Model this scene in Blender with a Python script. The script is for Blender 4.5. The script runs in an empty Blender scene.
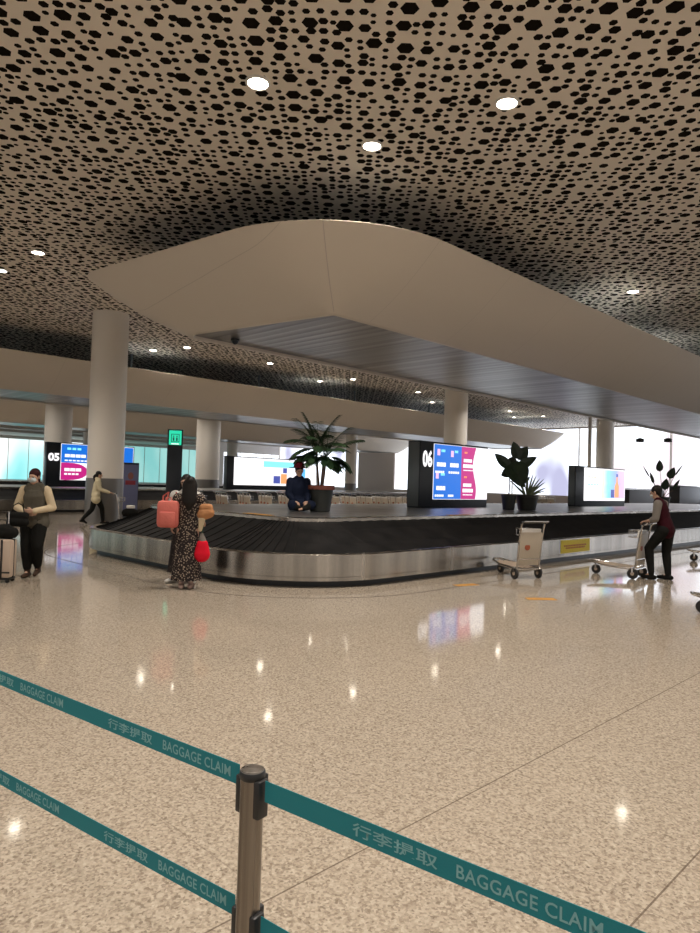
import bpy, bmesh, math, random
from mathutils import Vector, Matrix, Euler
random.seed(7)
PI = math.pi
SC = bpy.context.scene
COL = SC.collection

# ------------------------------------------------------------------ camera
FPX = 674.0
H0 = 1.58
PITCH, ROLL = math.radians(1.3), math.radians(1.75)
cd = bpy.data.cameras.new('camera')
cam = bpy.data.objects.new('camera', cd)
COL.objects.link(cam)
cd.sensor_fit = 'VERTICAL'
cd.sensor_height = 36.0
cd.lens = 36.0 * FPX / 933.0
cd.clip_start = 0.05
cd.clip_end = 400
fw = Vector((0, math.cos(PITCH), math.sin(PITCH)))
up0 = Vector((0, -math.sin(PITCH), math.cos(PITCH)))
r0 = Vector((1, 0, 0))
upv = up0 * math.cos(ROLL) - r0 * math.sin(ROLL)
rtv = r0 * math.cos(ROLL) + up0 * math.sin(ROLL)
m = Matrix((rtv, upv, -fw)).transposed().to_4x4()
m.translation = (0, 0, H0)
cam.matrix_world = m
SC.camera = cam

def ray(px, py):
    return fw + rtv * ((px - 350) / FPX) + upv * ((466.5 - py) / FPX)
def atz(px, py, z):
    d = ray(px, py); t = (z - H0) / d.z
    return Vector((d.x * t, d.y * t, z))
S2 = math.sqrt(0.5)
def uv(u, v, z=0):
    """the hall's own grid runs at 45 degrees: u along the carousels, v across them"""
    return Vector(((u - v) * S2, (u + v) * S2, z))

# ------------------------------------------------------------------ world, exposure
w = bpy.data.worlds.new('world')
SC.world = w
w.use_nodes = True
bgn = w.node_tree.nodes['Background']
bgn.inputs[0].default_value = (0.84, 0.80, 0.76, 1)
bgn.inputs[1].default_value = 0.74
SC.view_settings.view_transform = 'Standard'
SC.view_settings.look = 'None'
SC.view_settings.exposure = 0.3
SC.view_settings.gamma = 1.0
SC.view_settings.use_curve_mapping = False
SC.cycles.use_denoising = True
SC.cycles.max_bounces = 6
SC.cycles.sample_clamp_indirect = 15.0
LAMP_W = 520.0          # power of every ceiling downlight
ZC = 6.9                # ceiling height

# ------------------------------------------------------------------ tagging
def tag(o, label=None, cat=None, group=None, kind=None):
    if label: o['label'] = label
    if cat: o['category'] = cat
    if group: o['group'] = group
    if kind: o['kind'] = kind
    return o
def thing(name, label, cat, loc=(0, 0, 0), rz=0.0, group=None):
    o = bpy.data.objects.new(name, None)
    COL.objects.link(o)
    o.location = loc
    o.rotation_euler = (0, 0, rz)
    o.empty_display_size = 0.1
    return tag(o, label, cat, group)
def copy_tree(o, parent=None):
    c = o.copy()
    COL.objects.link(c)
    c.parent = parent
    for ch in list(o.children):
        copy_tree(ch, c)
    return c

# ------------------------------------------------------------------ materials
def mat(name, col, rough=0.6, metal=0.0, emis=None, es=0.0, coat=0.0, spec=0.5, alpha=1.0):
    mt = bpy.data.materials.new(name)
    mt.use_nodes = True
    b = mt.node_tree.nodes['Principled BSDF']
    b.inputs['Base Color'].default_value = (*col, 1)
    b.inputs['Roughness'].default_value = rough
    b.inputs['Metallic'].default_value = metal
    b.inputs['Specular IOR Level'].default_value = spec
    b.inputs['Coat Weight'].default_value = coat
    if emis:
        b.inputs['Emission Color'].default_value = (*emis, 1)
        b.inputs['Emission Strength'].default_value = es
    return mt
class NT:
    def __init__(s, mt):
        s.t = mt.node_tree; s.b = s.t.nodes['Principled BSDF']
    def n(s, typ, **kw):
        nd = s.t.nodes.new(typ)
        for k, v in kw.items(): setattr(nd, k, v)
        return nd
    def l(s, a, b): s.t.links.new(a, b)
    def math(s, op, a, b=None, c=None):
        nd = s.n('ShaderNodeMath', operation=op)
        for i, x in enumerate((a, b, c)):
            if x is None: continue
            if isinstance(x, (int, float)): nd.inputs[i].default_value = x
            else: s.l(x, nd.inputs[i])
        return nd.outputs[0]
    def mix(s, f, a, b):
        nd = s.n('ShaderNodeMix', data_type='RGBA')
        if isinstance(f, (int, float)): nd.inputs[0].default_value = f
        else: s.l(f, nd.inputs[0])
        for i, x in ((6, a), (7, b)):
            if isinstance(x, tuple): nd.inputs[i].default_value = (*x, 1)
            else: s.l(x, nd.inputs[i])
        return nd.outputs[2]
    def ramp(s, f, stops):
        nd = s.n('ShaderNodeValToRGB')
        s.l(f, nd.inputs[0])
        e = nd.color_ramp.elements
        while len(e) < len(stops): e.new(0.5)
        for i, (p, c) in enumerate(stops):
            e[i].position = p; e[i].color = (*c, 1)
        return nd.outputs[0]
    def noise(s, vec, scale, detail=2, rough=0.5):
        nd = s.n('ShaderNodeTexNoise')
        nd.inputs['Scale'].default_value = scale; nd.inputs['Detail'].default_value = detail
        nd.inputs['Roughness'].default_value = rough
        if vec is not None: s.l(vec, nd.inputs['Vector'])
        return nd.outputs[0]
    def coord(s, kind='Object'):
        return s.n('ShaderNodeTexCoord').outputs[kind]
    def mapping(s, vec, rot=(0, 0, 0), loc=(0, 0, 0), sc=(1, 1, 1)):
        nd = s.n('ShaderNodeMapping')
        nd.inputs['Rotation'].default_value = rot; nd.inputs['Location'].default_value = loc
        nd.inputs['Scale'].default_value = sc
        s.l(vec, nd.inputs['Vector'])
        return nd.outputs[0]
    def bump(s, h, strength, dist=0.01):
        nd = s.n('ShaderNodeBump')
        nd.inputs['Strength'].default_value = strength; nd.inputs['Distance'].default_value = dist
        s.l(h, nd.inputs['Height']); s.l(nd.outputs[0], s.b.inputs['Normal'])

M = {}
# polished granite floor, 1 m slabs on the 45 degree grid
mt = M['floor'] = mat('polished_granite', (0.45, 0.36, 0.27), 0.13)
t = NT(mt)
gc = t.coord()                       # the floor object is turned 45 degrees, so object x = u, y = v
sp = t.n('ShaderNodeTexVoronoi'); sp.inputs['Scale'].default_value = 90; t.l(gc, sp.inputs['Vector'])
c1 = t.ramp(sp.outputs['Color'], [(0.0, (0.06, 0.045, 0.035)), (0.22, (0.21, 0.165, 0.125)), (0.50, (0.41, 0.345, 0.27)), (1.0, (0.62, 0.54, 0.44))])
n2 = t.noise(gc, 42, 3, 0.65)
c2 = t.ramp(n2, [(0.35, (0.18, 0.14, 0.105)), (0.52, (0.40, 0.34, 0.265)), (0.75, (0.54, 0.47, 0.37))])
cA = t.mix(0.45, c1, c2)
n3 = t.noise(gc, 0.8, 2)
cB = t.mix(t.math('MULTIPLY', n3, 0.25), cA, (0.31, 0.26, 0.21))
sx = t.n('ShaderNodeSeparateXYZ'); t.l(gc, sx.inputs[0])
fu = t.math('ABSOLUTE', t.math('SUBTRACT', t.math('FRACT', t.math('ADD', sx.outputs[0], 0.85)), 0.5))
fv = t.math('ABSOLUTE', t.math('SUBTRACT', t.math('FRACT', t.math('ADD', sx.outputs[1], 0.5)), 0.5))
ju = t.math('GREATER_THAN', t.math('SUBTRACT', 0.0035, fu), 0)
jv = t.math('GREATER_THAN', t.math('SUBTRACT', 0.004, fv), 0)
cC = t.mix(t.math('MULTIPLY', jv, t.math('ADD', t.math('MULTIPLY', t.math('LESS_THAN', t.math('ABSOLUTE', t.math('SUBTRACT', sx.outputs[1], 1.5)), 0.8), 0.55), 0.18)), t.mix(t.math('MULTIPLY', ju, 0.3), cB, (0.12, 0.09, 0.07)), (0.1, 0.07, 0.05))
t.l(cC, t.b.inputs['Base Color'])
rn = t.noise(gc, 3.0, 3)
t.l(t.math('ADD', t.math('MULTIPLY', rn, 0.05), 0.045), t.b.inputs['Roughness'])
t.b.inputs['Specular IOR Level'].default_value = 0.4
t.bump(t.noise(gc, 1.6, 2), 0.012, 0.02)

# perforated ceiling sheet: hexagonal holes of two families
mt = M['ceiling'] = mat('perforated_sheet', (0.45, 0.38, 0.30), 0.55)
t = NT(mt)
oc = t.mapping(t.coord(), rot=(0, 0, math.radians(45)))
def hexlayer(vin, scale, rnd, rmin, rmax, off):
    vc = t.mapping(vin, loc=(off, off * 0.7, 0), sc=(scale, scale, 0))
    vo = t.n('ShaderNodeTexVoronoi', voronoi_dimensions='2D')
    vo.inputs['Scale'].default_value = 1.0
    vo.inputs['Randomness'].default_value = rnd
    t.l(vc, vo.inputs['Vector'])
    sb = t.n('ShaderNodeVectorMath', operation='SUBTRACT')
    t.l(vc, sb.inputs[0]); t.l(vo.outputs['Position'], sb.inputs[1])
    s = t.n('ShaderNodeSeparateXYZ'); t.l(sb.outputs[0], s.inputs[0])
    ax, ay = s.outputs[0], s.outputs[1]
    a1 = t.math('ABSOLUTE', ay)
    q = t.math('MULTIPLY', ay, 0.5); p = t.math('MULTIPLY', ax, 0.866)
    a2 = t.math('ABSOLUTE', t.math('ADD', p, q))
    a3 = t.math('ABSOLUTE', t.math('SUBTRACT', p, q))
    d = t.math('MAXIMUM', a1, t.math('MAXIMUM', a2, a3))
    rc = t.n('ShaderNodeSeparateColor'); t.l(vo.outputs['Color'], rc.inputs[0])
    r = t.math('ADD', t.math('MULTIPLY', rc.outputs[0], rmax - rmin), rmin)
    back = t.mapping(vo.outputs['Position'], loc=(-off / scale, -off * 0.7 / scale, 0), sc=(1 / scale, 1 / scale, 0))
    return t.math('SUBTRACT', d, r), back
PA = (2.75, 0.45, 0.18, 0.27, 0.0)
dA, _b = hexlayer(oc, *PA)
dB, bpos = hexlayer(oc, 6.3, 0.42, 0.20, 0.37, 5.3)
dAB, _b = hexlayer(bpos, *PA)            # distance from each small hole's centre to the nearest large one
hA = t.math('LESS_THAN', dA, 0.0)
hB = t.math('MULTIPLY', t.math('LESS_THAN', dB, 0.0), t.math('GREATER_THAN', dAB, 0.13))
hole = t.math('MAXIMUM', hA, hB)
t.l(t.mix(hole, (0.78, 0.71, 0.62), (0.012, 0.010, 0.008)), t.b.inputs['Base Color'])
t.l(t.math('SUBTRACT', 0.5, t.math('MULTIPLY', hole, 0.5)), t.b.inputs['Specular IOR Level'])

# canopy paint with faint panel seams, soffit of metal strips
mt = M['canopy'] = mat('canopy_paint', (0.68, 0.61, 0.52), 0.5)
t = NT(mt); oc = t.coord(); s = t.n('ShaderNodeSeparateXYZ'); t.l(oc, s.inputs[0])
j = t.math('LESS_THAN', t.math('ABSOLUTE', t.math('SUBTRACT', t.math('FRACT', t.math('DIVIDE', s.outputs[0], 2.4)), 0.5)), 0.0022)
t.l(t.mix(t.math('MULTIPLY', j, 0.25), (0.68, 0.61, 0.52), (0.2, 0.17, 0.14)), t.b.inputs['Base Color'])
mt = M['soffit'] = mat('soffit_strip', (0.33, 0.33, 0.34), 0.32, 0.85)
t = NT(mt); oc = t.coord(); s = t.n('ShaderNodeSeparateXYZ'); t.l(oc, s.inputs[0])
fr = t.math('FRACT', t.math('DIVIDE', s.outputs[0], 0.3))
st = t.noise(t.mapping(oc, sc=(0.55, 0.02, 1)), 6.0, 1)
t.l(t.ramp(st, [(0.35, (0.15, 0.15, 0.16)), (0.65, (0.32, 0.32, 0.33))]), t.b.inputs['Base Color'])
t.bump(t.math('POWER', t.math('ABSOLUTE', t.math('SUBTRACT', fr, 0.5)), 3.0), 0.6, 0.05)

# brushed steel with soft vertical banding
def steel(name, base, rough, band):
    mt = mat(name, base, rough, 1.0)
    t = NT(mt); oc = t.coord()
    n = t.noise(t.mapping(oc, sc=(1, 1, 0.02)), band, 3, 0.6)
    lo = tuple(x * 0.62 for x in base); hi = tuple(min(1, x * 1.25) for x in base)
    t.l(t.ramp(n, [(0.3, lo), (0.7, hi)]), t.b.inputs['Base Color'])
    t.l(t.math('ADD', t.math('MULTIPLY', n, 0.2), rough - 0.1), t.b.inputs['Roughness'])
    t.bump(n, 0.12, 0.02)
    return mt
M['steel'] = steel('brushed_steel', (0.38, 0.35, 0.31), 0.24, 2.6)
M['deck'] = steel('deck_steel', (0.42, 0.41, 0.40), 0.35, 1.5)
M['post_steel'] = steel('post_aluminium', (0.28, 0.25, 0.22), 0.30, 30)
M['chrome'] = mat('chrome_tube', (0.62, 0.60, 0.58), 0.22, 1.0)
M['slat'] = mat('slat_rubber', (0.008, 0.008, 0.008), 0.6, spec=0.12)
t = NT(M['slat']); t.l(t.ramp(t.noise(t.coord(), 3, 4), [(0.3, (0.004, 0.004, 0.004)), (0.7, (0.013, 0.012, 0.012))]), t.b.inputs['Base Color'])
M['black'] = mat('black_plastic', (0.014, 0.014, 0.015), 0.4)
M['rubber'] = mat('black_rubber', (0.018, 0.017, 0.017), 0.7)
M['navy_black'] = mat('navy_black_casing', (0.012, 0.018, 0.028), 0.35)
M['casing'] = mat('grey_casing', (0.13, 0.15, 0.16), 0.35, 0.4)
M['column'] = mat('column_paint', (0.78, 0.73, 0.66), 0.45)
M['cladding'] = mat('column_cladding', (0.20, 0.19, 0.18), 0.4, 0.5)
M['wall'] = mat('white_wall', (0.60, 0.56, 0.52), 0.7)
M['beige_wall'] = mat('beige_wall', (0.50, 0.43, 0.40), 0.6)
M['white'] = mat('white_plastic', (0.75, 0.72, 0.68), 0.4)
M['panel'] = mat('trolley_panel', (0.52, 0.45, 0.36), 0.45)
M['beige_plastic'] = mat('beige_plastic', (0.42, 0.33, 0.25), 0.5)
M['yellow'] = mat('yellow_sticker', (0.62, 0.50, 0.03), 0.5)
M['orange'] = mat('orange_sticker', (0.50, 0.24, 0.04), 0.5)
M['redink'] = mat('red_print', (0.35, 0.08, 0.03), 0.5)
M['teal'] = mat('teal_webbing', (0.008, 0.20, 0.24), 0.75)
t = NT(M['teal'])
nb = t.noise(t.coord(), 260, 1); t.bump(nb, 0.3, 0.001)
M['print'] = mat('pale_print', (0.20, 0.43, 0.46), 0.7)
M['skin'] = mat('skin', (0.50, 0.30, 0.21), 0.55)
M['hair'] = mat('dark_hair', (0.008, 0.006, 0.005), 0.5, spec=0.25)
M['soil'] = mat('potting_soil', (0.10, 0.03, 0.02), 0.9)
M['terracotta'] = mat('reddish_pot_rim', (0.16, 0.045, 0.03), 0.7)
M['pot'] = mat('black_pot', (0.012, 0.014, 0.012), 0.5)
def leafmat(name, a, b):
    mt = mat(name, a, 0.45)
    t = NT(mt)
    t.l(t.ramp(t.noise(t.coord(), 5, 3), [(0.3, a), (0.7, b)]), t.b.inputs['Base Color'])
    return mt
M['palm'] = leafmat('palm_leaf', (0.012, 0.045, 0.018), (0.05, 0.10, 0.035))
M['darkleaf'] = leafmat('dark_leaf', (0.006, 0.02, 0.012), (0.02, 0.045, 0.02))
M['greyleaf'] = leafmat('grey_leaf', (0.09, 0.14, 0.08), (0.22, 0.26, 0.15))
M['stem'] = leafmat('woody_stem', (0.13, 0.07, 0.05), (0.25, 0.16, 0.12))
def emat(name, col, s, base=(0.02, 0.02, 0.02)):
    return mat(name, base, 0.3, emis=col, es=s)
M['lamp'] = emat('lamp_lens', (1.0, 0.90, 0.74), 30)
M['led_white'] = emat('led_white', (1.0, 0.98, 1.0), 1.0)
M['led_blue'] = emat('led_blue', (0.0, 0.19, 0.85), 0.75)
M['led_sky'] = emat('led_sky_blue', (0.12, 0.50, 1.0), 1.0)
M['led_magenta'] = emat('led_magenta', (0.62, 0.01, 0.24), 0.8)
M['led_orange'] = emat('led_orange', (1.0, 0.35, 0.12), 1.0)
M['led_navy'] = emat('led_navy', (0.05, 0.07, 0.35), 1.0)
M['led_cyan'] = emat('led_cyan', (0.25, 0.85, 1.0), 1.0)
M['led_green'] = emat('led_green', (0.02, 0.62, 0.36), 1.0)
M['led_pink'] = emat('led_pink', (0.85, 0.5, 0.75), 1.0)
M['fade_art'] = emat('led_pastel', (0.8, 0.9, 1.0), 1.0)
t = NT(M['fade_art'])
g = t.coord('Generated'); s = t.n('ShaderNodeSeparateXYZ'); t.l(g, s.inputs[0])
t.l(t.ramp(t.math('ADD', s.outputs[0], t.math('MULTIPLY', t.noise(g, 3, 2), 0.2)), [(0.15, (0.75, 0.95, 0.6)), (0.35, (0.25, 0.7, 1.0)), (0.7, (0.30, 0.42, 0.9)), (1.0, (0.85, 0.5, 0.9))]), t.b.inputs['Emission Color'])

# backlit glazing: bright daylight white with soft coloured shapes / cyan
def glow(name, stops, strength, scale=0.35, seed=0.0):
    mt = emat(name, (1, 1, 1), strength)
    t = NT(mt)
    n = t.noise(t.mapping(t.coord(), loc=(seed, seed, seed), sc=(1, 1, 0.6)), scale, 2)
    t.l(t.ramp(n, stops), t.b.inputs['Emission Color'])
    return mt
M['glow_white'] = glow('backlit_white', [(0.35, (0.24, 0.24, 0.34)), (0.45, (0.84, 0.91, 1.0)), (0.57, (0.86, 0.93, 1)), (0.66, (0.46, 0.40, 0.43))], 2.0, 0.16)
M['glow_cyan'] = glow('backlit_cyan', [(0.3, (0.14, 0.60, 0.62)), (0.47, (0.42, 0.85, 0.85)), (0.58, (0.9, 0.98, 0.97))], 1.05, 0.2)
M['glow_teal'] = glow('backlit_teal', [(0.3, (0.22, 0.60, 0.58)), (0.6, (0.36, 0.70, 0.66))], 0.8, 0.4, 4)

# ------------------------------------------------------------------ mesh builder
class MB:
    def __init__(s): s.bm = bmesh.new()
    def poly(s, pts, faces):
        vs = [s.bm.verts.new(p) for p in pts]
        for f in faces:
            try: s.bm.faces.new([vs[i] for i in f])
            except ValueError: pass
        return s
    def box(s, c, size, rot=None, bev=0.0):
        x, y, z = (d / 2 for d in size)
        b = min(bev, x * .9, y * .9, z * .9)
        R = Euler(rot).to_matrix() if rot else Matrix.Identity(3)
        c = Vector(c)
        if b <= 0:
            pts = [Vector((i * x, j * y, k * z)) for i in (-1, 1) for j in (-1, 1) for k in (-1, 1)]
            return s.poly([R @ p + c for p in pts], [(0, 1, 3, 2), (4, 6, 7, 5), (0, 4, 5, 1), (2, 3, 7, 6), (0, 2, 6, 4), (1, 5, 7, 3)])
        tmp = bmesh.new(); bmesh.ops.create_cube(tmp, size=1)
        for v in tmp.verts: v.co = Vector((v.co.x * 2 * x, v.co.y * 2 * y, v.co.z * 2 * z))
        bmesh.ops.bevel(tmp, geom=list(tmp.edges), offset=b, segments=2, affect='EDGES', profile=0.5)
        idx = {v: i for i, v in enumerate(tmp.verts)}
        s.poly([R @ v.co + c for v in tmp.verts], [[idx[v] for v in f.verts] for f in tmp.faces])
        tmp.free()
        return s
    def rings(s, rings, cap=True, closed=False):
        """rings: list of equal-length closed loops of points"""
        n = len(rings[0]); vs = [[s.bm.verts.new(p) for p in r] for r in rings]
        m_ = len(rings)
        for i in range(m_ if closed else m_ - 1):
            a, b = vs[i], vs[(i + 1) % m_]
            for k in range(n):
                s.bm.faces.new((a[k], a[(k + 1) % n], b[(k + 1) % n], b[k]))
        if cap and not closed:
            s.bm.faces.new(vs[0][::-1]); s.bm.faces.new(vs[-1])
        return s
    def tube(s, path, r, n=8, flat=1.0, closed=False, side=None):
        path = [Vector(p) for p in path]
        rad = r if isinstance(r, (list, tuple)) else [r] * len(path)
        rings = []; prev = side
        for i, p in enumerate(path):
            if closed: tdir = path[(i + 1) % len(path)] - path[i - 1]
            elif i == 0: tdir = path[1] - p
            elif i == len(path) - 1: tdir = p - path[i - 1]
            else: tdir = path[i + 1] - path[i - 1]
            tdir.normalize()
            if prev is None: prev = Vector((0, 0, 1)) if abs(tdir.z) < 0.9 else Vector((1, 0, 0))
            a = (prev - tdir * prev.dot(tdir))
            if a.length < 1e-6: a = tdir.orthogonal()
            a.normalize(); b = tdir.cross(a); prev = a
            rings.append([p + (a * math.cos(2 * PI * k / n) + b * math.sin(2 * PI * k / n) * flat) * rad[i] for k in range(n)])
        return s.rings(rings, closed=closed)
    def lathe(s, prof, n=24, c=(0, 0, 0)):
        c = Vector(c)
        return s.rings([[c + Vector((r * math.cos(2 * PI * k / n), r * math.sin(2 * PI * k / n), z)) for k in range(n)] for r, z in prof])
    def cyl(s, a, b, r, n=16, r2=None):
        return s.tube([a, b], [r, r if r2 is None else r2], n)
    def prism(s, pts, z0, z1):
        n = len(pts)
        return s.rings([[Vector((p[0], p[1], z0)) for p in pts], [Vector((p[0], p[1], z1)) for p in pts]])
    def ball(s, c, r, n=12):
        tmp = bmesh.new(); bmesh.ops.create_uvsphere(tmp, u_segments=n, v_segments=max(6, n * 2 // 3), radius=1)
        idx = {v: i for i, v in enumerate(tmp.verts)}
        rr = r if isinstance(r, (tuple, list)) else (r, r, r)
        s.poly([Vector((v.co.x * rr[0], v.co.y * rr[1], v.co.z * rr[2])) + Vector(c) for v in tmp.verts], [[idx[v] for v in f.verts] for f in tmp.faces])
        tmp.free(); return s
    def capsule(s, a, b, ra, rb, flat=1.0, side=None, n=12):
        a, b = Vector(a), Vector(b); d = b - a; L = d.length
        if L < 1e-6: return s.ball(a, ra)
        d.normalize(); path = []; rad = []
        for q in (85, 60, 30):
            path.append(a - d * ra * math.sin(math.radians(q))); rad.append(ra * math.cos(math.radians(q)))
        for q in (0, .33, .66, 1):
            path.append(a + d * L * q); rad.append(ra + (rb - ra) * q)
        for q in (30, 60, 85):
            path.append(b + d * rb * math.sin(math.radians(q))); rad.append(rb * math.cos(math.radians(q)))
        return s.tube(path, rad, n, flat, side=side)
    def mesh(s, name, material, smooth=True, recalc=True):
        if recalc: bmesh.ops.recalc_face_normals(s.bm, faces=s.bm.faces)
        me = bpy.data.meshes.new(name)
        s.bm.to_mesh(me); s.bm.free()
        me.materials.append(material)
        if smooth:
            me.shade_smooth()
            if hasattr(me, 'set_sharp_from_angle'): me.set_sharp_from_angle(angle=math.radians(38))
        return me
    def build(s, name, material, parent=None, smooth=True, loc=None, rz=None, recalc=True):
        o = bpy.data.objects.new(name, s.mesh(name, material, smooth, recalc))
        COL.objects.link(o)
        if parent: o.parent = parent
        if loc is not None: o.location = loc
        if rz is not None: o.rotation_euler = (0, 0, rz)
        return o

def rounded(corners, seg=10):
    """polygon corners (u,v,r) in order -> smooth closed outline"""
    out = []; n = len(corners)
    for i in range(n):
        p = Vector(corners[i][:2]); a = Vector(corners[i - 1][:2]); b = Vector(corners[(i + 1) % n][:2])
        r = corners[i][2]; da = (a - p).normalized(); db = (b - p).normalized()
        ang = da.angle(db); tl = r / math.tan(ang / 2)
        c = p + (da + db).normalized() * (r / math.sin(ang / 2))
        s0 = p + da * tl - c; s1 = p + db * tl - c
        a0 = math.atan2(s0.y, s0.x); a1 = math.atan2(s1.y, s1.x)
        dd = (a1 - a0 + PI) % (2 * PI) - PI
        for k in range(seg + 1):
            q = a0 + dd * k / seg
            out.append(c + Vector((math.cos(q), math.sin(q))) * r)
    return out
def resample(loop, step):
    pts = []; n = len(loop)
    for i in range(n):
        a, b = loop[i], loop[(i + 1) % n]
        L = (b - a).length; k = max(1, round(L / step))
        for j in range(k): pts.append(a + (b - a) * (j / k))
    return pts
def offset(loop, d):
    """inward offset of a counter-clockwise-agnostic outline"""
    n = len(loop); area = sum(loop[i].x * loop[(i + 1) % n].y - loop[(i + 1) % n].x * loop[i].y for i in range(n))
    sg = 1 if area > 0 else -1; out = []
    for i in range(n):
        tt = (loop[(i + 1) % n] - loop[i - 1]); tt.normalize()
        out.append(loop[i] + Vector((-tt.y, tt.x)) * sg * d)
    return out
def V3(p, z): return Vector((p.x, p.y, z))
def z3(loop, z): return [Vector((p.x, p.y, z)) for p in loop]
R45 = PI / 4

_curve_i = [0]
def text_mesh(body, size, extrude=0.0, bold=0.0, space=1.0):
    cu = bpy.data.curves.new('lettering', 'FONT')
    cu.body = body; cu.size = size; cu.extrude = extrude; cu.offset = bold
    cu.space_character = space; cu.resolution_u = 3
    o = bpy.data.objects.new('lettering', cu); COL.objects.link(o)
    bpy.context.view_layer.update()
    dg = bpy.context.evaluated_depsgraph_get()
    me = bpy.data.meshes.new_from_object(o.evaluated_get(dg))
    bpy.data.objects.remove(o); bpy.data.curves.remove(cu)
    return me
def text(name, body, size, material, parent, loc, rot, width=None, bold=0.0, extrude=0.002):
    me = text_mesh(body, size, extrude, bold)
    xs = [v.co.x for v in me.vertices]; ys = [v.co.y for v in me.vertices]
    w0 = max(xs) - min(xs); k = (width / w0) if width else 1
    for v in me.vertices: v.co.x = (v.co.x - min(xs)) * k; v.co.y = v.co.y - min(ys)
    me.materials.clear(); me.materials.append(material)
    o = bpy.data.objects.new(name, me); COL.objects.link(o)
    o.parent = parent; o.location = loc; o.rotation_euler = rot
    return o

# ================================================================== STRUCTURE
U0, U1, V0, V1 = -32, 55, -26, 68
o = MB().box(((U0 + U1) / 2, (V0 + V1) / 2, -0.15), (U1 - U0, V1 - V0, 0.3)).build('floor', M['floor'], smooth=False, rz=R45)
tag(o, kind='structure')
o = MB().box(((U0 + U1) / 2, (V0 + V1) / 2, ZC + 0.1), (U1 - U0, V1 - V0, 0.2)).build('ceiling', M['ceiling'], smooth=False, rz=R45)
tag(o, kind='structure')

# far end wall (u = 55): bright backlit glazing, one opaque bay
mb = MB()
def wallbox(u0, u1, v0, v1, z0, z1): mb.box(((u0 + u1) / 2, (v0 + v1) / 2, (z0 + z1) / 2), (u1 - u0, v1 - v0, z1 - z0))
wallbox(55, 55.3, V0, V1, 0, 0.9)
wallbox(55, 55.3, V0, V1, 6.82, ZC)
wallbox(55, 55.3, 48.3, 53.6, 0.9, 6.82)
o = mb.build('wall_end', M['beige_wall'], smooth=False, rz=R45); tag(o, kind='structure')
wn = [0]
def window(face, a0, a1, z0, z1, glass, n, frame=True):
    """glazed bay with frame and mullions; face 'u' = end wall (runs along v), 'v' = long wall (runs along u)"""
    wn[0] += 1
    def bx(mb, aa, ab, za, zb, d0, d1):
        if face == 'u': mb.box(((55 + d0 + 55 + d1) / 2, (aa + ab) / 2, (za + zb) / 2), (d1 - d0, ab - aa, zb - za))
        else: mb.box(((aa + ab) / 2, 68 + (d0 + d1) / 2, (za + zb) / 2), (ab - aa, d1 - d0, zb - za))
    g_ = MB(); bx(g_, a0, a1, z0, z1, 0.12, 0.16)
    o = g_.build('window_%d' % wn[0], glass, smooth=False, rz=R45); tag(o, kind='structure')
    f = MB()
    for k in range(n + 1):
        a = a0 + (a1 - a0) * k / n
        bx(f, a - 0.02, a + 0.02, z0, z1, 0.02, 0.11)
    bx(f, a0, a1, z0 - 0.03, z0 + 0.04, 0.02, 0.11); bx(f, a0, a1, z1 - 0.04, z1, 0.02, 0.11)
    fo = f.build('window_frame', M['white'], o, smooth=False)
    return o
for a0 in (-26, -18.4, -10.8, -3.2, 4.4, 12, 19.6, 27.2, 33.7):
    window('u', a0, a0 + 7.5 if a0 < 27 or a0 > 33 else a0 + 6.4, 0.9, 6.82, M['glow_white'], 1)
window('u', 41.3, 48.2, 0.9, 6.82, M['glow_white'], 1)
window('u', 53.7, 60.7, 0.9, 6.82, M['glow_white'], 1)
window('u', 60.8, 67.9, 0.9, 6.82, M['glow_white'], 1)

# long wall across the hall (v = 68): cyan-lit glass under a white bulkhead
mb = MB()
wallbox(U0, 55, 68, 68.3, 4.75, ZC)
wallbox(U0, 55, 68, 68.3, 0, 0.8)
for a in (-10, 4, 18, 32, 46): wallbox(a - 0.5, a + 0.5, 68, 68.3, 0.8, 4.75)
o = mb.build('wall_far', M['wall'], smooth=False, rz=R45); tag(o, kind='structure')
for i, a in enumerate((-24, -10, 4, 18, 32, 46)):
    window('v', a + 0.5, min(a + 13.5, 55), 0.8, 4.75, (M['glow_cyan'], M['glow_cyan'], M['glow_white'], M['glow_cyan'], M['glow_teal'], M['glow_white'])[i], 7)
# stepped white bulkhead in front of the cyan glass
mb = MB(); wallbox(U0, 40, 60, 62, 5.2, ZC); wallbox(U0, 40, 62, 68, 5.0, 5.2)
o = mb.build('trim_1', M['wall'], smooth=False, rz=R45); tag(o, kind='structure')

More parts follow.
